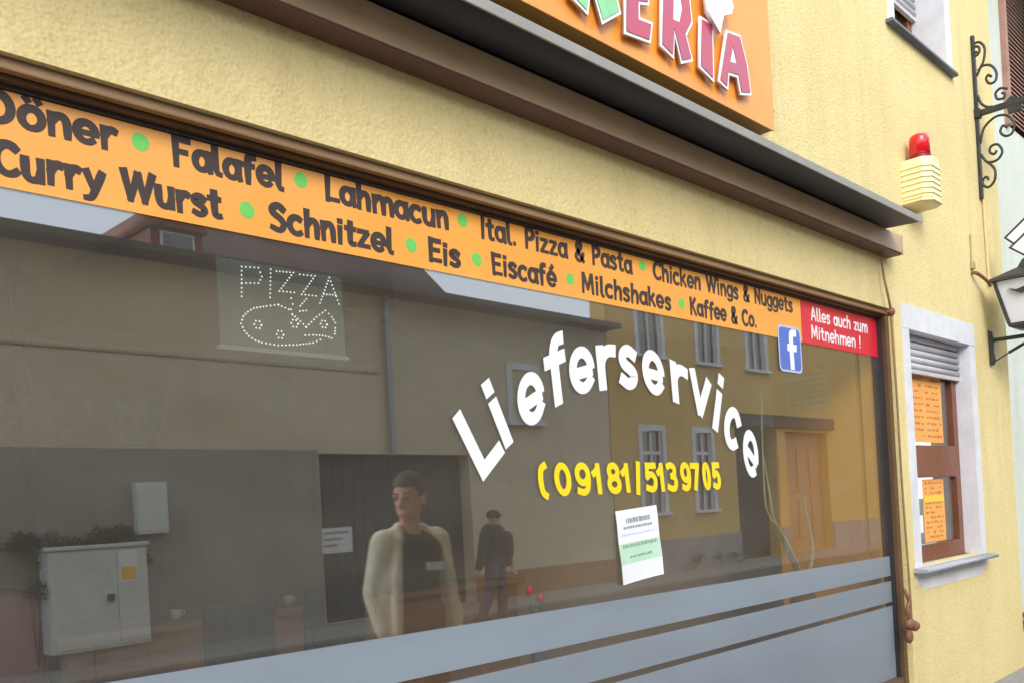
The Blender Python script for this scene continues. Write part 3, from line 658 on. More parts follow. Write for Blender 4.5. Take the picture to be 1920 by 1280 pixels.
# ================================================================ shop sign with raised letters
sg = thing('shop_sign', 'orange sign board with raised red and green letters above the awning', 'shop sign', (3.0, WY, 3.55))
obj('board', B(.9, 4.655, -.205, -.198, 3.548, 4.55), ORANGE2, sg)
bm = bmesh.new(); box(bm, .9, 4.650, -.1975, -.0905, 3.553, 4.55); obj('box_edge', bm, GOLD, sg)
def inset(poly, k):
    n = len(poly); ar = sum(poly[i][0] * poly[(i + 1) % n][1] - poly[(i + 1) % n][0] * poly[i][1] for i in range(n)); s = 1 if ar > 0 else -1
    o = []
    for i in range(n):
        p, q, r = Vector(poly[i - 1]), Vector(poly[i]), Vector(poly[(i + 1) % n])
        a = (q - p).normalized(); b = (r - q).normalized()
        na = Vector((-a.y, a.x)) * s; nb = Vector((-b.y, b.x)) * s
        m = na + nb; m = m / max(.35, m.length_squared) * 2 if m.length > 1e-4 else na
        if m.length > 2.2: m = m.normalized() * 2.2
        o.append(tuple(q + m * k))
    return o
def sign_letter(poly, m, holes=()):
    bm = bmesh.new(); prism(bm, poly, -.236, -.224)
    wl = obj('letter', bm, VWHITE, sg)
    bm = bmesh.new(); prism(bm, inset(poly, .014), -.2395, -.2365, 'y', [inset(h, -.0) for h in holes])
    obj('letter_face', bm, m, wl)
sign_letter([(2.90, 4.13), (3.02, 4.13), (3.045, 3.93), (3.19, 4.15), (3.33, 4.10), (3.20, 3.89), (3.276, 3.69), (3.135, 3.596), (3.078, 3.735), (3.044, 3.602), (2.925, 3.645)], GREENSIGN)
sign_letter([(3.34, 4.12), (3.288, 3.609), (3.483, 3.629), (3.512, 3.732), (3.412, 3.722), (3.418, 3.780), (3.49, 3.80), (3.495, 3.89), (3.43, 3.885), (3.44, 3.99), (3.53, 4.01), (3.54, 4.12)], REDSIGN)
sign_letter([(3.615, 4.06), (3.558, 3.645), (3.665, 3.615), (3.682, 3.735), (3.722, 3.612), (3.827, 3.657), (3.784, 3.762), (3.842, 3.84), (3.832, 3.95), (3.775, 4.04)], REDSIGN, [[(3.690, 3.93), (3.672, 3.800), (3.727, 3.805), (3.757, 3.88), (3.745, 3.94)]])
sign_letter([(3.912, 3.90), (3.876, 3.645), (4.006, 3.608), (4.026, 3.90)], REDSIGN)
sign_letter([(4.15, 3.913), (4.286, 3.931), (4.343, 3.798), (4.367, 3.647), (4.251, 3.618), (4.232, 3.700), (4.155, 3.690), (4.134, 3.607), (4.044, 3.628)], REDSIGN, [[(4.203, 3.849), (4.232, 3.768), (4.166, 3.758)]])
sign_letter([(2.50, 4.0), (2.78, 4.0), (2.80, 3.68), (2.70, 3.63), (2.66, 3.76), (2.56, 3.76), (2.52, 3.62)], GREENSIGN)
bm = bmesh.new(); prism(bm, [(3.942, 3.925), (4.046, 3.85), (4.09, 3.951), (4.165, 3.985), (4.19, 4.03), (4.15, 4.10), (4.11, 4.20), (4.06, 4.28), (4.0, 4.2), (3.955, 4.10), (3.935, 4.01)], -.262, -.241)
obj('ice_cream_cone', bm, VWHITE, sg)
bm = bmesh.new(); tube(bm, [(4.665, -.2, 3.66), (4.665, -.09, 3.66)], .008, 8); obj('fixing_bolt', bm, IRON, sg)

# ================================================================ alarm siren
sr = thing('alarm_siren', 'cream louvred alarm siren with a red beacon on the yellow wall', 'alarm', (6.83, WY, 3.58))
SX, SY = 6.84, -.185
def octa(w_, d_, c): return [(-w_, -d_ + c), (-w_ + c, -d_), (w_ - c, -d_), (w_, -d_ + c), (w_, d_), (-w_, d_)]
def loft(bm, secs):
    rings = [[bm.verts.new(p) for p in s_] for s_ in secs]
    n = len(rings[0])
    for a, b in zip(rings, rings[1:]):
        for k in range(n): bm.faces.new((a[k], a[(k + 1) % n], b[(k + 1) % n], b[k]))
    bm.faces.new(rings[0][::-1]); bm.faces.new(rings[-1]); return bm
bm = bmesh.new(); loft(bm, [[(SX + x, SY + y, z) for x, y in octa(wd, .094, .05)] for wd, z in [(.105, 3.60), (.125, 3.615), (.125, 3.86), (.11, 3.895), (.09, 3.90)]]); obj('housing', bm, CREAM, sr)
bm = bmesh.new(); loft(bm, [[(SX + x, SY + y, z) for x, y in octa(wd, .094 * k, .06)] for wd, k, z in [(.12, .9, 3.575), (.145, 1.1, 3.585), (.145, 1.1, 3.599)]]); obj('base_flange', bm, CREAM, sr)
for k in range(6):
    z = 3.635 + k * .038
    bm = bmesh.new(); loft(bm, [[(SX + x * 1.0, SY + y, zz) for x, y in octa(wd, dd, .05)] for wd, dd, zz in [(.127, .096, z), (.1325, .1005, z + .002), (.127, .0955, z + .020)]]); obj('louvre', bm, CREAM, sr)
bm = lathe(bmesh.new(), [(.074, 3.901), (.074, 3.925)], SX - .01, SY, 24); obj('beacon_collar', bm, mat('dark_red_collar', srgb(120, 24, 30), .4), sr)
bm = lathe(bmesh.new(), [(.070, 3.9255), (.068, 4.045), (.062, 4.066), (.050, 4.076), (.015, 4.080)], SX - .01, SY, 24); obj('beacon', bm, BEACON, sr, True)

# ================================================================ awning crank rod at the window's edge
rd = thing('awning_rod', 'thin brown awning crank rod hanging beside the window frame', 'awning rod', (6.33, WY, .66))
bm = bmesh.new(); tube(bm, smoothpath([(6.20, -.12, 3.15), (6.205, -.13, 3.0), (6.23, -.135, 2.91), (6.30, -.125, 2.80), (6.305, -.122, 2.74)]), .008, 8); obj('joint_arm', bm, ROPE, rd)
bm = ball(bmesh.new(), (6.305, -.125, 2.785), .026, (1, 1, 1.2), 2); tube(bm, [(6.24, -.115, 2.785), (6.31, -.12, 2.775)], .008, 8); obj('universal_joint', bm, KNOB, rd, True)
bm = bmesh.new(); tube(bm, smoothpath([(6.305, -.122, 2.75), (6.318, -.125, 2.2), (6.322, -.125, 1.6), (6.335, -.13, 1.0), (6.338, -.13, .72)], 8), .0075, 8); obj('rod', bm, ROPE, rd)
bm = bmesh.new(); tube(bm, smoothpath([(6.31, -.10, .93), (6.285, -.125, .90), (6.30, -.135, .85), (6.27, -.13, .80), (6.29, -.13, .74)]), .012, 8, .016)
ball(bm, (6.30, -.13, .70), .052, (1.0, .7, .8), 2); ball(bm, (6.36, -.14, .68), .04, (1.2, .8, .9), 2); ball(bm, (6.28, -.13, .62), .032, (1, .8, 1.5), 2)
obj('crank_handle', bm, KNOB, rd, True)

# ================================================================ menu sheets inside the small window
def sheet(name, x0, x1, z0, z1, y, label, rows, cols=2, seed=0, first=None):
    t = thing(name, label, 'menu sheet', ((x0 + x1) / 2, y, z0))
    obj('paper', B(x0, x1, y, y + .0015, z0, z1), MENU, t)
    r = random.Random(seed); bm = bmesh.new(); n = 0
    for k in range(rows * 2):
        zc = z1 - (k + .8) * (z1 - z0) / (rows * 2 + .8)
        for c in range(cols):
            a = x0 + (x1 - x0) * (c + .10) / cols; e = x0 + (x1 - x0) * (c + .92) / cols
            while a < e - .03:
                l = r.uniform(.02, .07)
                if r.random() < .8: box(bm, a, min(a + l, e), y - .0012, y - .0003, zc - r.uniform(.004, .011), zc + r.uniform(.004, .011))
                a += l + r.uniform(.008, .03)
    obj('print_block', bm, MENUD, t)['kind'] = 'stuff'
    if first: obj('yellow_strip', B(x0 + .01, x1 - .01, y - .0024, y - .0013, *first), MENUY, t)
    return t
sheet('menu_sheet', 6.93, 7.66, 1.945, 2.46, .0515, 'upper orange menu sheet under the roller shutter in the small window', 5, 2, 3)
sheet('menu_sheet', 7.16, 7.60, 1.19, 1.665, .0515, 'lower orange menu sheet above the sill in the small window', 6, 1, 5, (1.49, 1.54))
tag(obj('white_card', B(7.0, 7.13, .049, .052, 1.27, 1.40), PAPER), 'small white card in the lower left corner of the small window', 'card')

# ================================================================ wrought-iron brackets, lantern, hanging sign (all on the wall near the corner)
BX = 8.42
br = thing('scroll_bracket', 'black wrought iron scroll bracket on the yellow wall beside the upper window', 'bracket', (BX, WY, 4.68))
obj('wall_bar', B(BX - .018, BX + .018, -.118, -.0905, 3.97, 5.33, .005), IRON, br)
bm = bmesh.new(); box(bm, BX - .022, BX + .022, -.80, -.1185, 4.655, 4.70, .005); obj('arm', bm, IRON, br)
obj('collar', B(BX - .035, BX + .035, -.135, -.08, 4.64, 4.715, .005), IRON, br)
SC = [[(-.136, 5.19), (-.119, 5.186), (-.104, 5.205), (-.118, 5.236), (-.149, 5.220), (-.150, 5.180), (-.12, 5.158), (-.085, 5.19), (-.095, 5.25), (-.150, 5.262), (-.192, 5.20), (-.180, 5.10), (-.154, 5.052), (-.12, 4.99)],
      [(-.13, 5.03), (-.175, 5.058), (-.235, 5.035), (-.271, 4.965), (-.258, 4.900), (-.215, 4.895), (-.190, 4.94), (-.208, 4.968), (-.232, 4.945)],
      [(-.119, 4.83), (-.14, 4.76), (-.18, 4.715), (-.225, 4.700)],
      [(-.344, 4.805), (-.295, 4.827), (-.256, 4.800), (-.266, 4.75), (-.312, 4.740), (-.324, 4.771), (-.3, 4.786)],
      [(-.12, 4.43), (-.153, 4.547), (-.246, 4.610), (-.333, 4.590), (-.379, 4.514), (-.362, 4.440), (-.312, 4.430), (-.275, 4.475), (-.295, 4.520), (-.325, 4.497)],
      [(-.119, 4.339), (-.163, 4.262), (-.24, 4.257), (-.281, 4.313), (-.25, 4.380), (-.198, 4.380), (-.187, 4.336), (-.22, 4.311), (-.240, 4.335)],
      [(-.163, 4.262), (-.215, 4.19), (-.212, 4.1), (-.165, 4.054), (-.124, 4.080), (-.121, 4.125), (-.152, 4.142), (-.166, 4.112)]]
for s_ in SC:
    bm = bmesh.new(); tube(bm, smoothpath([(BX, a, b) for a, b in s_]), .0105, 8); obj('scroll', bm, IRON, br)
bm = bmesh.new(); prism(bm, [(-.33, 4.70), (-.37, 4.735), (-.43, 4.70), (-.44, 4.60), (-.345, 4.60)], BX - .02, BX + .02, 'x'); obj('leaf_boss', bm, IRON, br)

lb = thing('lamp_arm', 'black iron lamp arm with a wall plate below the lantern', 'bracket', (BX + .03, WY, 2.8))
bm = bmesh.new(); prism(bm, [(-.0905, 2.88), (-.118, 2.865), (-.125, 2.80), (-.12, 2.70), (-.13, 2.63), (-.11, 2.59), (-.0905, 2.60)], BX + .0, BX + .06, 'x'); obj('wall_plate', bm, IRON, lb)
bm = bmesh.new(); tube(bm, [(BX + .03, -.12, 2.795), (BX + .03, -.55, 2.79)], .017, 8); obj('arm', bm, IRON, lb)
bm = bmesh.new(); tube(bm, [(BX + .03, -.235, 2.675), (BX + .03, -.34, 2.725), (BX + .03, -.5, 2.785)], .013, 8); tube(bm, [(BX + .03, -.13, 2.62), (BX + .03, -.235, 2.675)], .006, 8); obj('stay', bm, IRON, lb)

LY = -.46
ln = thing('lantern', 'black framed lantern with opal panes standing on the lower iron arm', 'lantern', (BX + .03, LY, 2.8))
LX = BX + .03
def sq(h, z): return [(LX - h, LY - h, z), (LX + h, LY - h, z), (LX + h, LY + h, z), (LX - h, LY + h, z)]
bm = loft(bmesh.new(), [sq(.275, 3.225), sq(.27, 3.245), sq(.10, 3.335), sq(.07, 3.40), sq(.02, 3.43)]); obj('roof', bm, IRON, ln)
bm = loft(bmesh.new(), [sq(.158, 2.885), sq(.232, 3.222)]); obj('opal_pane', bm, LANTG, ln)
for i in range(4):
    a, b = sq(.165, 2.88)[i], sq(.24, 3.224)[i]
    bm = bmesh.new(); tube(bm, [a, b], .014, 6); obj('corner_bar', bm, IRON, ln)
bm = loft(bmesh.new(), [sq(.03, 2.80), sq(.06, 2.83), sq(.172, 2.86), sq(.172, 2.8845)]); obj('base', bm, IRON, ln)
# dark emblem on the pane facing back along the wall
bm = bmesh.new()
prism(bm, [(LY + .13 - .02, 3.13), (LY + .13 + .01, 3.155), (LY + .08, 3.135), (LY + .02, 3.15), (LY - .06, 3.15), (LY - .09, 3.13), (LY - .02, 3.115), (LY + .05, 3.10)], LX - .238, LX - .222, 'x'); obj('emblem', bm, IRON, ln)

hs = thing('hanging_sign', 'two overlapping white sign panels edged in black hanging above the lantern', 'sign', (BX, -.4, 3.6))
def framed(poly, x):
    bm = bmesh.new(); prism(bm, poly, x - .012, x + .012, 'x', [inset(poly, .014)]); fr = obj('frame', bm, IRON, hs)
    bm = bmesh.new(); prism(bm, inset(poly, .0135), x - .006, x + .006, 'x'); obj('panel', bm, VWHITE, fr)
framed([(-.250, 3.612), (-.325, 3.535), (-.47, 3.655), (-.47, 3.785)], BX + .02)
framed([(-.292, 3.512), (-.40, 3.425), (-.52, 3.50), (-.52, 3.62), (-.405, 3.60)], BX - .02)
bm = bmesh.new(); tube(bm, [(BX, -.465, 3.75), (BX, -.465, 4.655)], .006, 6); obj('hanger', bm, IRON, hs)

# conduit and hook on the wall
cd = thing('wall_conduit', 'thin yellow painted conduit on the wall left of the lantern', 'pipe', (8.4, WY, 3.2))
bm = bmesh.new(); tube(bm, [(8.462, -.102, 4.0), (8.49, -.102, 3.25)], .011, 8); obj('conduit', bm, YEL, cd)
bm = bmesh.new(); tube(bm, [(8.10, -.097, 3.62), (8.09, -.098, 3.36)], .006, 6); box(bm, 8.07, 8.13, -.115, -.0905, 3.34, 3.40, .006); obj('cable_clip', bm, mat('aged_cable', srgb(176, 158, 104), .7), cd)
hk = obj('wall_hook', tube(bmesh.new(), smoothpath([(8.09, -.0905, 3.31), (8.10, -.13, 3.30), (8.22, -.16, 3.255), (8.34, -.155, 3.225)]), .016, 8, .012), KNOB)
tag(hk, 'short brown iron hook sticking out of the wall left of the lantern', 'hook')

# weed at the foot of the corner
def leaf_clump(bm, c, r, n, rnd, size=.05, up=.4, flat=1.):
    for _ in range(n):
        th, ph = rnd.uniform(0, 2 * math.pi), math.acos(rnd.uniform(-.2, 1)); rr = r * rnd.uniform(.25, 1) ** .6
        p = Vector(c) + Vector((math.sin(ph) * math.cos(th) * rr, math.sin(ph) * math.sin(th) * rr * flat, math.cos(ph) * rr))
        ax = Vector((rnd.gauss(0, 1), rnd.gauss(0, 1), rnd.gauss(0, 1) + up)).normalized(); sd = ax.orthogonal().normalized()
        nn = ax.cross(sd); s_ = size * rnd.uniform(.6, 1.3)
        vs = [bm.verts.new(p), bm.verts.new(p + ax * s_ * .5 + sd * s_ * .25), bm.verts.new(p + ax * s_ + nn * s_ * .2), bm.verts.new(p + ax * s_ * .5 - sd * s_ * .25)]
        bm.faces.new(vs)
def plant(name, label, c, h, r, n, m, seed, cat='plant', group=None):
    rnd = random.Random(seed); t = thing(name, label, cat, c, group)
    bm = bmesh.new(); stems = bmesh.new()
    for k in range(max(3, int(r * 12))):
        a = rnd.uniform(0, 6.28); q = Vector(c) + Vector((math.cos(a) * r * rnd.uniform(.1, .8), math.sin(a) * r * .4, h * rnd.uniform(.5, .95)))
        tube(stems, [Vector(c) + (q - Vector(c)) * .05, (Vector(c) + q) / 2 + Vector((0, 0, h * .1)), q], .006, 5, .003)
        leaf_clump(bm, q, min(r, h) * .45, n, rnd)
    obj('foliage', bm, m, t); obj('stem', stems, DARKLEAF, t); return t
plant('weed', 'green weed growing at the foot of the building corner', (8.99, -.16, 0), .60, .12, 40, LEAF, 4)

# ================================================================ pale neighbour house beyond the corner
nb = thing('neighbour_house', 'pale green house with a brown shutter beyond the yellow corner', 'house', (14, .12, 0))
NWIN = (10.05, 10.95, 5.10, 6.62)
bm = bmesh.new(); wall_with_holes(bm, 8.96, 20, 0, 7.3, .12, .5, [NWIN]); obj('wall', bm, PALE, nb)
wf = obj('window', B(10.052, 10.948, .30, .36, 5.102, 6.618), WOODDK, nb)
for k in range(32):
    z = 5.14 + k * .045
    bm = bmesh.new(); prism(bm, [(.09, z), (.094, z - .006), (.115, z + .034), (.11, z + .04)], 10.11, 10.89, 'x'); obj('louvre', bm, SHUTB, wf)
bm = bmesh.new(); box(bm, 10.03, 10.109, .07, .119, 5.08, 6.64); box(bm, 10.891, 10.97, .07, .119, 5.08, 6.64); box(bm, 10.109, 10.891, .07, .119, 6.58, 6.64); obj('shutter_frame', bm, SHUTB, wf)
bm = bmesh.new(); prism(bm, [(-.55, 7.2), (-.55, 7.3), (4, 10), (4, 7.3), (.5, 7.2)], 8.97, 20.2, 'x'); obj('roof', bm, TILE, nb)
bm = B(8.97, 20.2, -.62, -.56, 7.18, 7.3, .01); obj('gutter', bm, ZINC, nb)

# ================================================================ inside the shop
ct = thing('shop_counter', 'orange wood counter running across the room behind the glass', 'counter', (3.4, 2.3, .30))
bm = bmesh.new()
for k in range(5):
    box(bm, 1.0 + k * .86, 1.85 + k * .86, 2.10, 2.13, .36, 1.09, .006)
obj('front_panel', bm, COUNTER, ct)
obj('carcass', B(1.0, 5.30, 2.131, 2.6, .30, 1.09), COUNTER, ct); obj('counter_top', B(.95, 5.35, 2.03, 2.66, 1.091, 1.13, .006), COUNTER, ct)
def chair(x, y, label):
    t = thing('chair', label, 'chair', (x, y, .30), 'dark chairs before the counter')
    z = .30
    for sx in (-.17, .17):
        for sy in (-.19, .19):
            hh = 1.255 if sy < 0 else z + .44
            bm = bmesh.new(); tube(bm, [(x + sx * 1.05, y + sy * 1.05, z), (x + sx, y + sy, z + .44)] + ([(x + sx, y + sy - .03, hh)] if sy < 0 else []), .022, 8); obj('leg', bm, CHAIR, t)
    obj('seat', B(x - .2, x + .2, y - .2, y + .2, z + .44, z + .50, .015), CHAIR, t)
    obj('backrest', B(x - .15, x + .15, y - .235, y - .205, z + .66, z + .95, .012), CHAIR, t)
    obj('top_rail', B(x - .19, x + .19, y - .24, y - .20, z + .87, z + .955, .012), CHAIR, t)
chair(2.31, 1.72, 'dark chair nearest the left end of the counter'); chair(2.86, 1.72, 'dark chair further along the counter towards the arched lettering')
def cup(x, y, z, label):
    t = thing('cup', label, 'cup', (x, y, z), 'white cups on the counter')
    obj('bowl', lathe(bmesh.new(), [(.016, z), (.026, z + .015), (.031, z + .055), (.028, z + .055), (.024, z + .02)], x, y, 16), WHITE, t, True)
    obj('handle', tube(bmesh.new(), smoothpath([(x + .029, y, z + .044), (x + .047, y, z + .040), (x + .043, y, z + .022), (x + .026, y, z + .018)], 3), .0045, 6), WHITE, t)
cup(2.33, 2.2, 1.1305, 'white cup on the counter above the first dark chair'); cup(3.02, 2.2, 1.1305, 'white cup on the counter above the second dark chair')
# wall pictures on the back wall
def along(s, off=0):  # a point on the oblique back wall
    a, b = Vector((2.38, 4.19, 0)), Vector((4.43, 3.18, 0)); d_ = (b - a).normalized(); n = Vector((d_.y, -d_.x, 0))
    return a + d_ * s + n * off, d_, n
for s0, s1, z0, z1, cols, lab in [(-.30, .0, 2.22, 2.62, (190, 130, 80), 'tall brownish wall picture at the left end of the back wall'), (.12, .40, 2.20, 2.62, (150, 90, 90), 'reddish wall picture between two others on the back wall'), (.5, .82, 2.2, 2.63, (110, 150, 120), 'greenish wall picture nearest the clock on the back wall')]:
    t = thing('wall_picture', lab, 'picture', tuple(along((s0 + s1) / 2, .02)[0] + Vector((0, 0, z0))), 'pictures on the back wall')
    p, d_, n = along(s0, .004); q = along(s1, .004)[0]
    def slab(a, b, za, zb, k0, k1, m, nm):
        bm = bmesh.new(); vs = []
        for kk in (k0, k1):
            for pt, zz in ((a, za), (b, za), (b, zb), (a, zb)): vs.append(bm.verts.new((pt.x + n.x * kk, pt.y + n.y * kk, zz)))
        for f in ((0, 1, 2, 3), (7, 6, 5, 4), (0, 4, 5, 1), (1, 5, 6, 2), (2, 6, 7, 3), (3, 7, 4, 0)): bm.faces.new([vs[i] for i in f])
        obj(nm, bm, m, t)
    slab(p, q, z0, z1, 0, .018, WOODDK, 'picture_frame')
    slab(p + d_ * .025, q - d_ * .025, z0 + .025, z1 - .025, .019, .022, mat('picture_%d' % cols[0], srgb(*cols), .6, .5, 9), 'print')
ck = thing('wall_clock', 'round pale clock on the back wall of the room', 'clock', tuple(along(1.63, .02)[0] + Vector((0, 0, 2.5))))
p, d_, n = along(1.63, .005)
bm = bmesh.new(); vs = []
for kk in (0, .03):
    vs.append([bm.verts.new(p + n * kk + d_ * (.13 * math.cos(a * math.pi / 12)) + Vector((0, 0, 2.55 + .13 * math.sin(a * math.pi / 12)))) for a in range(24)])
for a in range(24): bm.faces.new((vs[0][a], vs[0][(a + 1) % 24], vs[1][(a + 1) % 24], vs[1][a]))
bm.faces.new(vs[0][::-1]); bm.faces.new(vs[1]); obj('clock_case', bm, WHITE_METAL, ck)
# red armchair and dark stand at the left
ac = thing('armchair', 'red upholstered armchair behind the left edge of the glass', 'armchair', (.95, .75, .30))
obj('seat', B(.70, 1.10, .55, 1.05, .55, .78, .05), REDUP, ac); obj('backrest', B(.66, 1.06, .42, .56, .6, 1.46, .09), REDUP, ac)
for x in (.60, 1.07): obj('armrest', B(x, x + .10, .5, 1.0, .55, 1.05, .04), REDUP, ac)
for x in (.72, 1.08):
    for y in (.5, 1.0): obj('leg', tube(bmesh.new(), [(x, y, .301), (x, y, .56)], .02, 8), WOODDK, ac)
st = thing('floor_lamp', 'thin dark floor stand leaning behind the left edge of the glass', 'stand', (1.05, 1.1, .3))
bm = bmesh.new(); tube(bm, smoothpath([(1.32, 1.1, .301), (1.30, 1.1, 1.4), (1.26, 1.1, 1.9), (1.24, 1.1, 2.6)]), .022, 10); obj('pole', bm, DKBRONZE, st)
obj('foot', lathe(bmesh.new(), [(.14, .301), (.14, .32), (.03, .335)], 1.32, 1.1, 24), DKBRONZE, st)
# dry twigs in a floor vase by the orange partition
tw = thing('twig_arrangement', 'pale bent twigs standing behind the glass before the orange partition', 'twigs', (5.75, .34, .30))
for pts in [[(5.74, .34, 1.0), (5.62, .3, 1.15), (5.40, .3, 1.40), (5.30, .3, 1.47), (5.24, .3, 1.62), (5.27, .3, 2.25)], [(5.74, .34, 1.0), (5.58, .33, 1.2), (5.37, .31, 1.44), (5.31, .3, 1.6), (5.29, .32, 1.85)], [(5.76, .34, 1.0), (5.90, .33, 1.2), (5.82, .32, 1.48), (5.74, .3, 1.66)]]:
    obj('twig', tube(bmesh.new(), smoothpath(pts), .011, 6, .006), TWIG, tw)
obj('vase', lathe(bmesh.new(), [(.10, .301), (.14, .5), (.12, .8), (.06, 1.0), (.075, 1.04)], 5.75, .34, 20), COUNTER, tw, True)
pn = thing('paper_list', 'pale printed sheet on the orange partition wall', 'notice', (6.35, .53, 2.22))
obj('sheet', B(6.346, 6.350, .36, .70, 2.215, 2.50), mat('dull_paper', srgb(196, 190, 160), .8, .08, 8), pn)
bm = bmesh.new(); rnd = random.Random(2)
for k in range(6):
    y = .39
    while y < .66:
        l = rnd.uniform(.02, .07); box(bm, 6.3443, 6.3455, y, min(y + l, .68), 2.455 - k * .042, 2.472 - k * .042); y += l + .015
obj('print_line', bm, PGREY, pn)['kind'] = 'stuff'
tl = thing('tulip_vase', 'red tulips in a slim vase standing close behind the glass', 'vase', (2.98, .3, .95))
obj('vase', lathe(bmesh.new(), [(.035, .80), (.04, .9), (.025, 1.02), (.03, 1.05)], 3.13, .32, 14), ZINC, tl, True)
bm = bmesh.new()
for dx, dz in ((-.04, .24), (.03, .20)): tube(bm, [(3.13, .32, 1.0), (3.13 + dx, .32, .98 + dz)], .004, 5)
obj('stem', bm, LEAF, tl)
bm = bmesh.new()
for dx, dz in ((-.04, .24), (.03, .20)): ball(bm, (3.13 + dx, .32, 1.0 + dz), .019, (1, 1, 1.35), 2)
obj('blossom', bm, RED, tl, True)
tb = thing('side_table', 'small table just inside the glass under the tulip vase', 'table', (3.13, .45, .30))
obj('top', lathe(bmesh.new(), [(.26, .77), (.27, .785), (.26, .799)], 3.13, .5, 28), COUNTER, tb); obj('stem', lathe(bmesh.new(), [(.16, .301), (.15, .32), (.03, .34), (.03, .769)], 3.13, .5, 16), DKBRONZE, tb)

# ================================================================ across the street (seen mirrored in the glass)
FY = -9.5
def opp_window(par, x0, x1, z0, z1, fw=.13):
    bm = bmesh.new()
    box(bm, x0, x0 + fw, FY - .02, FY + .03, z0, z1); box(bm, x1 - fw, x1, FY - .02, FY + .03, z0, z1); box(bm, x0 + fw, x1 - fw, FY - .02, FY + .03, z1 - fw, z1)
    wn = obj('window', bm, WHITE, par)
    obj('sill', B(x0 - .04, x1 + .04, FY - .02, FY + .10, z0 - .07, z0 - .001), WHITE, wn)
    obj('pane', B(x0 + fw, x1 - fw, FY - .10, FY - .07, z0, z1 - fw), PANE, wn)
    xm = (x0 + x1) / 2
    bm = bmesh.new(); box(bm, xm - .03, xm + .03, FY - .068, FY - .03, z0, z1 - fw); box(bm, x0 + fw, xm - .03, FY - .068, FY - .035, z0 + (z1 - z0) * .66, z0 + (z1 - z0) * .70); box(bm, xm + .03, x1 - fw, FY - .068, FY - .035, z0 + (z1 - z0) * .66, z0 + (z1 - z0) * .70)
    box(bm, x0 + fw, x0 + fw + .06, FY - .068, FY - .03, z0, z1 - fw); box(bm, x1 - fw - .06, x1 - fw, FY - .068, FY - .03, z0, z1 - fw); obj('casement', bm, WHITE, wn)
    return wn
lo = thing('low_house', 'long low tan house with a dark garage gate across the street', 'house', (3, FY, 0))
GT = (8.32, 11.5, .03, 2.67)
bm = bmesh.new(); wall_with_holes(bm, -14, 15.68, 0, 5.25, FY - .4, FY, [GT]); obj('wall', bm, TAN, lo)
bm = bmesh.new(); prism(bm, [(FY + .35, 5.26), (FY + .35, 5.34), (FY - 5, 5.55), (FY - 5, 5.26)], -14, 15.7, 'x'); obj('roof', bm, TILE, lo)
obj('gutter', B(-14, 15.7, FY + .36, FY + .46, 5.25, 5.36, .02), GUTTER, lo)
gt = obj('garage_gate', B(8.33, 11.49, FY - .32, FY - .26, .03, 2.66), GATE, lo)
for k in range(16): obj('board', B(8.335 + k * .197, 8.335 + k * .197 + .188, FY - .258, FY - .235, .04, 2.65, .004), GATE, gt)
for x0, x1, z0, z1 in [(12.6, 13.5, 3.3, 4.4)]: opp_window(lo, x0, x1, z0, z1)
bm = B(3.0, 15.68, FY + .001, FY + .04, 0, .45); 
bm = bmesh.new(); box(bm, 11.52, 15.67, FY + .001, FY + .03, .03, .5); obj('plinth', bm, mat('ochre_brown_plinth', srgb(150, 104, 52), .85, .25, 3, .3, 30), lo)
bm = bmesh.new(); box(bm, -14, 8.29, FY + .001, FY + .022, .031, 2.72); obj('grey_wall_base', bm, stucco('grey_rough_stucco', (.36, .33, .285), (.20, .18, .155)), lo)
bm = bmesh.new(); prism(bm, [(FY + .001, 3.95), (FY + .025, 3.97), (FY + .04, 4.03), (FY + .001, 4.045)], -14, 9.6, 'x'); obj('cornice', bm, TAN, lo)
tag(obj('downpipe', tube(bmesh.new(), [(9.78, FY + .09, 5.24), (9.78, FY + .09, 2.7)], .055, 10), ZINC), 'grey zinc downpipe on the tan house above the garage gate', 'downpipe')
pp_ = thing('poster', 'white poster fixed to the dark garage gate', 'poster', (8.75, FY - .22, 1.2)); obj('sheet', B(8.42, 9.05, FY - .233, FY - .228, 1.10, 1.50), PAPER, pp_)
bm = bmesh.new()
for k in range(3): box(bm, 8.5, 8.97 - k * .1, FY - .2275, FY - .2265, 1.40 - k * .1, 1.44 - k * .1)
obj('print_line', bm, PGREY, pp_)['kind'] = 'stuff'
mb = thing('meter_box', 'pale meter box on the tan house wall above the cabinet', 'meter box', (5.6, FY, 1.6))
obj('box', B(5.38, 5.80, FY + .031, FY + .16, 1.58, 2.26, .01), CABG, mb); obj('door', B(5.41, 5.77, FY + .1605, FY + .17, 1.62, 2.22, .004), CABG, mb)
rh = thing('brick_town_house', 'red roofed house rising behind the low tan house', 'house', (7, -17, 0))
bm = B(9.5, 10.72, -21, -17, 0, 8.3); obj('wall', bm, TILER, rh)
bm = bmesh.new(); prism(bm, [(9.45, 8.31), (10.78, 8.31), (10.1, 9.2)], -21.3, -16.8); obj('roof', bm, TILER, rh)
rw = obj('window', B(9.7, 10.5, -16.99, -16.95, 7.75, 8.25), WHITE, rh); obj('pane', B(9.76, 10.44, -16.949, -16.94, 7.8, 8.2), PANE, rw)
dh = thing('dark_roof_house', 'house with a broad dark tiled roof behind the low tan house', 'house', (16, -18, 0))
bm = B(11.6, 19.3, -24, -17.5, 0, 7.0); obj('wall', bm, TAN, dh)
bm = bmesh.new(); prism(bm, [(-17.0, 6.9), (-17.1, 7.05), (-20.7, 10.6), (-24.5, 7.0)], 11.4, 19.5, 'x'); obj('roof', bm, TILE, dh)
obj('chimney', B(14.0, 14.6, -20.2, -19.6, 9.5, 11.2), TILER, dh)

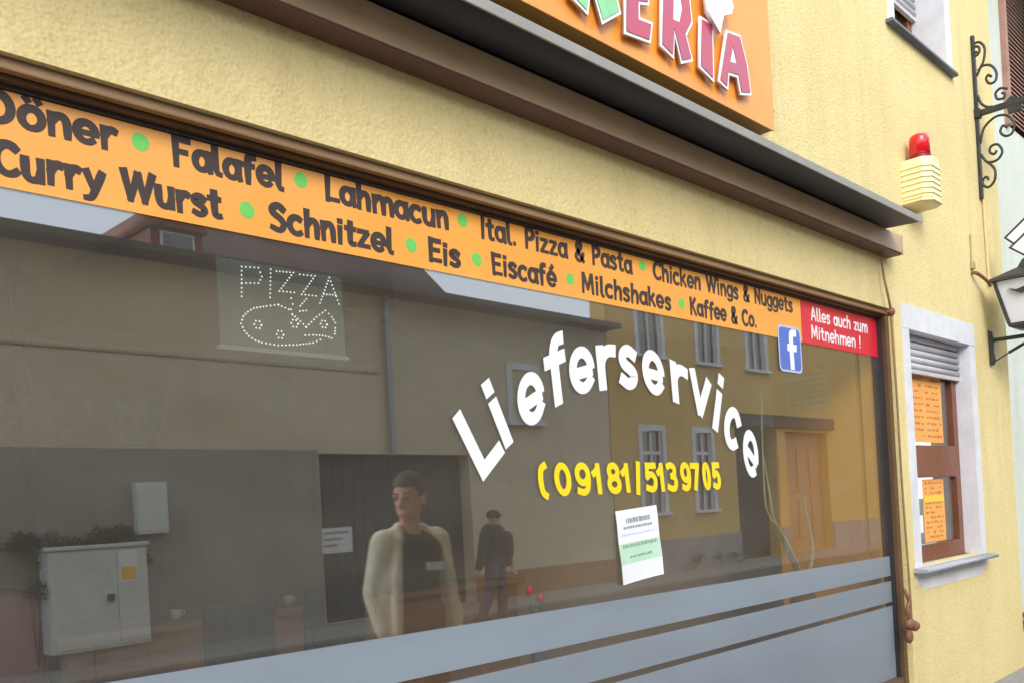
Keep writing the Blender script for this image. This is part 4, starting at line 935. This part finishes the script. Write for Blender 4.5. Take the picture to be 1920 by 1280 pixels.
ta = thing('tall_house', 'tall ochre house with white framed windows across the street', 'house', (24, FY, 0))
WINS = [(16.72, 17.86, 4.9, 6.6), (19.1, 20.2, 4.9, 6.6), (21.5, 22.6, 4.9, 6.6), (16.62, 17.66, 1.40, 3.35), (18.75, 19.72, 1.40, 3.35)]
PASS = (20.75, 22.85, .03, 3.42); DOOR = (23.3, 25.9, .03, 3.35)
bm = bmesh.new(); wall_with_holes(bm, 15.72, 42, 0, 9.2, FY - .4, FY, WINS + [PASS, DOOR]); obj('wall', bm, OCHRE, ta)
for wv in WINS: opp_window(ta, *wv)
bm = bmesh.new(); prism(bm, [(FY + .45, 9.15), (FY + .45, 9.25), (FY - 5, 13), (FY - 9, 9.2)], 15.6, 42.2, 'x'); obj('roof', bm, TILER, ta)
bm = bmesh.new(); box(bm, 15.8, 20.74, FY + .001, FY + .05, .03, .78); box(bm, 22.86, 23.29, FY + .001, FY + .05, .03, .78); box(bm, 25.91, 42, FY + .001, FY + .05, .03, .78); obj('plinth', bm, PLINTH, ta)
obj('passage_gate', B(20.76, 22.84, FY - .39, FY - .33, .03, 3.41), GATE, ta)
dr = obj('door', B(23.31, 25.89, FY - .30, FY - .24, .03, 3.34), DOORW, ta)
for a in (23.45, 24.3, 25.1):
    obj('door_panel', B(a, a + .66, FY - .2395, FY - .21, .4, 1.5, .01), DOORW, dr); obj('door_panel', B(a, a + .66, FY - .2395, FY - .21, 1.7, 2.9, .01), DOORW, dr)
obj('lintel_beam', B(20.5, 26.2, FY + .001, FY + .12, 3.43, 3.75, .02), GATE, ta)

cb = thing('utility_cabinet', 'grey street distribution cabinet with stickers before the tan house', 'utility cabinet', (4.8, FY, .03))
obj('plinth', B(4.32, 5.30, FY + .1, FY + .36, .03, .22), PLINTH, cb)
obj('body', B(4.15, 5.36, FY + .08, FY + .42, .22, 1.44, .015), CABG, cb); obj('lid', B(4.12, 5.39, FY + .06, FY + .45, 1.441, 1.49, .012), CABG, cb)
for a, b in ((4.17, 4.95), (4.96, 5.34)):
    obj('door', B(a, b, FY + .4205, FY + .435, .26, 1.40, .006), CABG, cb)
obj('lock', lathe(bmesh.new(), [(.045, .80), (.045, .88)], 4.86, FY + .45, 12), GUTTER, cb)
obj('sticker', B(4.99, 5.22, FY + .436, FY + .438, 1.02, 1.39), VWHITE, cb)
obj('sticker', B(5.01, 5.20, FY + .439, FY + .440, 1.04, 1.2), MENUY, cb)
for i, (x, h, r) in enumerate([(4.1, 1.75, .35), (4.7, 1.85, .4), (5.2, 1.8, .32)]):
    plant('hedge_shrub', ['dark shrub behind the left end of the grey cabinet', 'tallest dark shrub behind the middle of the grey cabinet', 'dark shrub behind the right end of the grey cabinet'][i], (x, FY + .05, .03), h, r * 1.25, 330, DARKLEAF, 20 + i, 'shrub', 'shrubs behind the cabinet')
for i, x in enumerate([16.2, 18.3, 19.6, 20.4]):
    plant('weed', ['weed tuft at the house corner by the tan wall', 'weed tuft under the gap between the two ground floor windows', 'weed tuft below the second ground floor window', 'weed tuft beside the dark passage gate'][i], (x, FY + .16, .03), .3, .35, 50, LEAF, 40 + i, 'weed', 'weeds along the ochre house plinth')

# ================================================================ people reflected in the glass
def capsule(bm, a, b, r0, r1, seg=14):
    a, b = Vector(a), Vector(b); n = 7
    tube(bm, [a.lerp(b, k / n) for k in range(n + 1)], [r0 + (r1 - r0) * k / n for k in range(n + 1)], seg)
    ball(bm, a, r0, sub=2); ball(bm, b, r1, sub=2)
def _rad(bm, pts, rs, seg=14):
    for (p, q), (r0, r1) in zip(zip(pts, pts[1:]), zip(rs, rs[1:])): capsule(bm, p, q, r0, r1, seg)
_tube = tube
def tube(bm, pts, r, seg=8, r1=None, closed=False):
    if isinstance(r, (list, tuple)):
        pts = [Vector(p) for p in pts]; rings = []; t = (pts[-1] - pts[0]).normalized(); a = t.orthogonal().normalized(); b = t.cross(a)
        for p, rr in zip(pts, r): rings.append([bm.verts.new(p + (a * math.cos(2 * math.pi * k / seg) + b * math.sin(2 * math.pi * k / seg)) * rr) for k in range(seg)])
        for x, y in zip(rings, rings[1:]):
            for k in range(seg): bm.faces.new((x[k], x[(k + 1) % seg], y[(k + 1) % seg], y[k]))
        bm.faces.new(rings[0][::-1]); bm.faces.new(rings[-1]); return bm
    return _tube(bm, pts, r, seg, r1, closed)
def fuse(name, bm, m, parent, voxel, smooth=4, xf=None):
    """one continuous surface out of overlapping forms"""
    me = bpy.data.meshes.new(name)
    if xf is not None: bmesh.ops.transform(bm, matrix=xf, verts=bm.verts)
    bmesh.ops.recalc_face_normals(bm, faces=bm.faces); bm.to_mesh(me); bm.free()
    o = bpy.data.objects.new(name, me); COL.objects.link(o)
    md = o.modifiers.new('r', 'REMESH'); md.mode = 'VOXEL'; md.voxel_size = voxel
    sm = o.modifiers.new('s', 'SMOOTH'); sm.iterations = smooth; sm.factor = .5
    dg = bpy.context.evaluated_depsgraph_get(); dg.update()
    me2 = bpy.data.meshes.new_from_object(o.evaluated_get(dg)); bpy.data.objects.remove(o)
    return obj(name, me2, m, parent, True)
def hand(bm, wrist, d_, side, palm_n):
    d_ = Vector(d_).normalized(); s_ = Vector(side).normalized(); w_ = Vector(wrist)
    c = w_ + d_ * .055
    ball(bm, c, .045, (1, 1, 1), 2); capsule(bm, w_, w_ + d_ * .085, .026, .036)
    for k, (off, ln) in enumerate([(-.030, .072), (-.010, .082), (.011, .076), (.030, .060)]):
        p = w_ + d_ * .092 + s_ * off; q = p + d_ * ln * .55 + Vector(palm_n) * .010; r_ = q + d_ * ln * .42 + Vector(palm_n) * .026
        capsule(bm, p, q, .0105, .0095, 8); capsule(bm, q, r_, .0095, .008, 8)
    p = w_ + d_ * .03 - s_ * .034; q = p + d_ * .04 - s_ * .022 + Vector(palm_n) * .01; capsule(bm, p, q, .013, .011, 8); capsule(bm, q, q + d_ * .035 + Vector(palm_n) * .012, .011, .009, 8)
def head(bm, c, fdir, s=1.0):
    """c: centre of the head, fdir: facing; returns frame for hair"""
    f = Vector(fdir).normalized(); u = Vector((0, 0, 1)); u = (u - f * u.dot(f)).normalized(); r = f.cross(u)
    R = Matrix((r, f, u)).transposed().to_4x4(); c = Vector(c)
    P_ = lambda x, y, z: c + (r * x + f * y + u * z) * s
    ball(bm, P_(0, -.012, .03), .096 * s, (.80, 1.0, .98), 3, R); ball(bm, P_(0, .02, -.045), .075 * s, (.84, .95, 1.05), 3, R)
    ball(bm, P_(0, .052, -.098), .03 * s, (1.1, .8, .7), 2, R)
    capsule(bm, P_(0, .088, .02), P_(0, .112, -.022), .011 * s, .017 * s, 8)
    for k in (-1, 1):
        ball(bm, P_(.080 * k, -.012, -.012), .03 * s, (.35, .7, 1.05), 2, R)
        ball(bm, P_(.034 * k, .078, .03), .02 * s, (1.3, .6, .5), 2, R)
    ball(bm, P_(0, .086, -.062), .022 * s, (1.2, .6, .32), 2, R); ball(bm, P_(0, .083, -.074), .02 * s, (1.1, .6, .35), 2, R)
    return P_, R
def face_bits(par, P_, R, s):
    bm = bmesh.new()
    for k in (-1, 1): ball(bm, P_(.034 * k, .086, .012), .0095 * s, (1.2, .7, .6), 2, R)
    obj('eye', bm, mat('eye_dark', srgb(66, 48, 40), .3), par, True)
    bm = bmesh.new()
    for k in (-1, 1): capsule(bm, P_(.020 * k, .090, .040), P_(.052 * k, .078, .041), .0042 * s, .003 * s, 6)
    obj('eyebrow', bm, HAIR, par)

# --- man in a pale jacket, standing close to the glass, looking down the street
mx, my = 3.80, -1.97; H_ = 1.0
man = thing('person', 'person in an open pale jacket over a dark printed shirt standing before the glass', 'person', (mx, my, 0))
def Pm(x, y, z): return (mx + x, my + y, z)
bm = bmesh.new()
hc = Pm(-.02, .02, 1.72); P_, R = head(bm, hc, (-.92, .42, -.16), 1.2)
capsule(bm, Pm(0, -.01, 1.50), Pm(-.012, .01, 1.63), .068, .062)
def torso(bm, k):
    for a, b, ra, rb in [((0, 0, .98), (0, 0, 1.18), .15, .15), ((0, 0, 1.18), (0, 0, 1.36), .15, .16)]:
        for sx in (-.055, .055): capsule(bm, Pm(a[0] + sx * k, a[1], a[2]), Pm(b[0] + sx * k, b[1], b[2]), ra * .82 * k, rb * .82 * k)
    capsule(bm, Pm(-.17, -.01, 1.44), Pm(.17, -.01, 1.44), .075 * k, .075 * k); capsule(bm, Pm(-.09, 0, 1.38), Pm(.09, 0, 1.38), .125 * k, .125 * k)
torso(bm, .96)
arms = {-1: [Pm(-.215, -.01, 1.44), Pm(-.285, -.04, 1.15), Pm(-.285, .04, .90)], 1: [Pm(.215, -.01, 1.44), Pm(.30, -.05, 1.15), Pm(.30, .03, .90)]}
legs = {-1: [Pm(-.095, 0, .98), Pm(-.115, .02, .52), Pm(-.125, -.02, .09)], 1: [Pm(.095, 0, .98), Pm(.125, .03, .52), Pm(.14, -.01, .09)]}
for k in (-1, 1):
    _rad(bm, arms[k], [.056, .045, .032]); _rad(bm, legs[k], [.085, .06, .042])
    d_ = Vector(arms[k][2]) - Vector(arms[k][1]); hand(bm, arms[k][2], d_, (0, 1, .1), (-k, 0, 0))
    capsule(bm, Vector(legs[k][2]) + Vector((0, -.04, -.045)), Vector(legs[k][2]) + Vector((0, .15, -.055)), .04, .032)
body = fuse('body', bm, SKIN, man, .0085, 3)
face_bits(man, P_, R, 1.2)
bm = bmesh.new(); ball(bm, P_(0, -.022, .05),   .103 * 1.2, (.84, 1.0, .95), 3, R)
for v in list(bm.verts):
    q = (R.inverted() @ (v.co - Vector(hc))); 
    if q.y > .055 and q.z < .085 or q.z < -.04: bm.verts.remove(v)
obj('hair', bm, HAIR, man, True)
bm = bmesh.new(); torso(bm, 1.02)
for k in (-1, 1): capsule(bm, arms[k][0], Vector(arms[k][0]).lerp(Vector(arms[k][1]), .5), .064, .062)
fuse('tshirt', bm, SHIRT, man, .012, 4)
obj('shirt_print', prism(bmesh.new(), [(mx - .02, 1.27), (mx + .115, 1.265), (mx + .118, 1.315), (mx - .02, 1.32)], my + .150, my + .168), VWHITE, man)
bm = bmesh.new()
for k in (-1, 1): _rad(bm, [Vector(legs[k][0]) + Vector((0, 0, .03)), legs[k][1], Vector(legs[k][2]) + Vector((0, 0, .02))], [.115, .088, .075])
capsule(bm, Pm(-.07, 0, 1.0), Pm(.07, 0, 1.0), .125, .125); fuse('trousers', bm, TROUS, man, .012, 4)
# jacket: open at the front - sleeves, back and two front panels
bm = bmesh.new()
for k in (-1, 1):
    _rad(bm, [Vector(arms[k][0]) + Vector((0, 0, .01)), arms[k][1], Vector(arms[k][2]) + Vector((0, 0, .03))], [.088, .075, .062])
    _rad(bm, [Pm(.16 * k, -.02, 1.47), Pm(.235 * k, .02, 1.2), Pm(.262 * k, .03, .78)], [.070, .070, .062])
    _rad(bm, [Pm(.155 * k, .06, 1.47), Pm(.215 * k, .10, 1.25), Pm(.255 * k, .115, .80)], [.030, .036, .036])
    _rad(bm, [Pm(.06 * k, -.10, 1.48), Pm(.08 * k, -.135, 1.2), Pm(.12 * k, -.12, .78)], [.07, .07, .075])
    _rad(bm, [Pm(.05 * k, -.065, 1.55), Pm(.105 * k, .0, 1.53), Pm(.145 * k, .06, 1.45)], [.03, .034, .03])
fuse('jacket', bm, JACKET, man, .012, 5)
bm = bmesh.new()
for k in (-1, 1): capsule(bm, Vector(legs[k][2]) + Vector((0, -.05, -.04)), Vector(legs[k][2]) + Vector((0, .16, -.045)), .046, .042)
fuse('shoe', bm, SHOE, man, .012, 2)

# --- passer-by with cap and backpack on the far side of the road
qx, qy = 9.42, -6.9
pb = thing('person', 'person in a dark cap and olive jacket walking with a backpack across the street', 'person', (qx, qy, 0))
def Pq(x, y, z): return (qx + x, qy + y, z - .004)
bm = bmesh.new(); hc2 = Pq(.02, .01, 1.52); P2, R2 = head(bm, hc2, (.95, .25, -.05), .98)
capsule(bm, Pq(0, 0, 1.34), Pq(.01, 0, 1.45), .058, .055)
tor = [((0, 0, .90), .13), ((0, 0, 1.1), .135), ((0, -.01, 1.28), .14)]
for (a, ra), (b, rb) in zip(tor, tor[1:]):
    for s_ in (-.05, .05): capsule(bm, Pq(a[0] + s_, a[1], a[2]), Pq(b[0] + s_, b[1], b[2]), ra * .85, rb * .85)
A2 = {-1: [Pq(-.19, .02, 1.30), Pq(-.30, .06, 1.05), Pq(-.34, .02, .84)], 1: [Pq(.17, -.03, 1.30), Pq(.22, -.03, 1.04), Pq(.25, .06, .85)]}
L2 = {-1: [Pq(-.07, .02, .88), Pq(-.12, .0, .48), Pq(-.30, -.02, .12)], 1: [Pq(.08, 0, .88), Pq(.13, 0, .48), Pq(.09, 0, .09)]}
for k in (-1, 1):
    _rad(bm, A2[k], [.05, .042, .03]); _rad(bm, L2[k], [.08, .058, .042])
    hand(bm, A2[k][2], Vector(A2[k][2]) - Vector(A2[k][1]), (1, .2, 0), (0, k, 0))
    capsule(bm, Vector(L2[k][2]) + Vector((-.04, 0, -.045)), Vector(L2[k][2]) + Vector((.14, 0, -.055 if k > 0 else -.02)), .036, .03)
fuse('body', bm, SKIN, pb, .010, 3)
bm = bmesh.new(); ball(bm, P2(0, -.008, .05), .108, (.84, 1.0, .8), 3, R2); capsule(bm, P2(-.04, .09, .055), P2(.04, .09, .055), .022, .022, 8); capsule(bm, P2(0, .10, .055), P2(0, .15, .048), .02, .014, 8)
fuse('cap', bm, CAP, pb, .012, 3)
bm = bmesh.new()
for (a, ra), (b, rb) in zip(tor, tor[1:]):
    for s_ in (-.055, .055): capsule(bm, Pq(a[0] + s_, a[1], a[2] - .02), Pq(b[0] + s_, b[1], b[2] + .04), ra, rb)
for k in (-1, 1): _rad(bm, [A2[k][0], A2[k][1], A2[k][2]], [.078, .066, .056])
capsule(bm, Pq(-.05, 0, 1.37), Pq(.05, 0, 1.37), .075, .075)
fuse('jacket', bm, OLIVE, pb, .014, 4)
bm = bmesh.new()
for k in (-1, 1): _rad(bm, [L2[k][0], L2[k][1], Vector(L2[k][2]) + Vector((0, 0, .02))], [.11, .082, .07])
capsule(bm, Pq(-.05, 0, .9), Pq(.05, 0, .9), .12, .12); fuse('jeans', bm, JEANS, pb, .014, 4)
bm = bmesh.new(); capsule(bm, Pq(.17, .10, 1.00), Pq(.17, .10, 1.24), .10, .10); capsule(bm, Pq(.23, .04, 1.0), Pq(.22, .04, 1.2), .08, .08)
for z in (1.34,): capsule(bm, Pq(.10, .10, 1.28), Pq(.08, .0, 1.38), .02, .02)
fuse('backpack', bm, PACK, pb, .014, 3)
bm = bmesh.new()
for k in (-1, 1): capsule(bm, Vector(L2[k][2]) + Vector((-.05, 0, -.04)), Vector(L2[k][2]) + Vector((.15, 0, -.045 if k > 0 else -.01)), .043, .04)
fuse('shoe', bm, SHOE, pb, .014, 2)
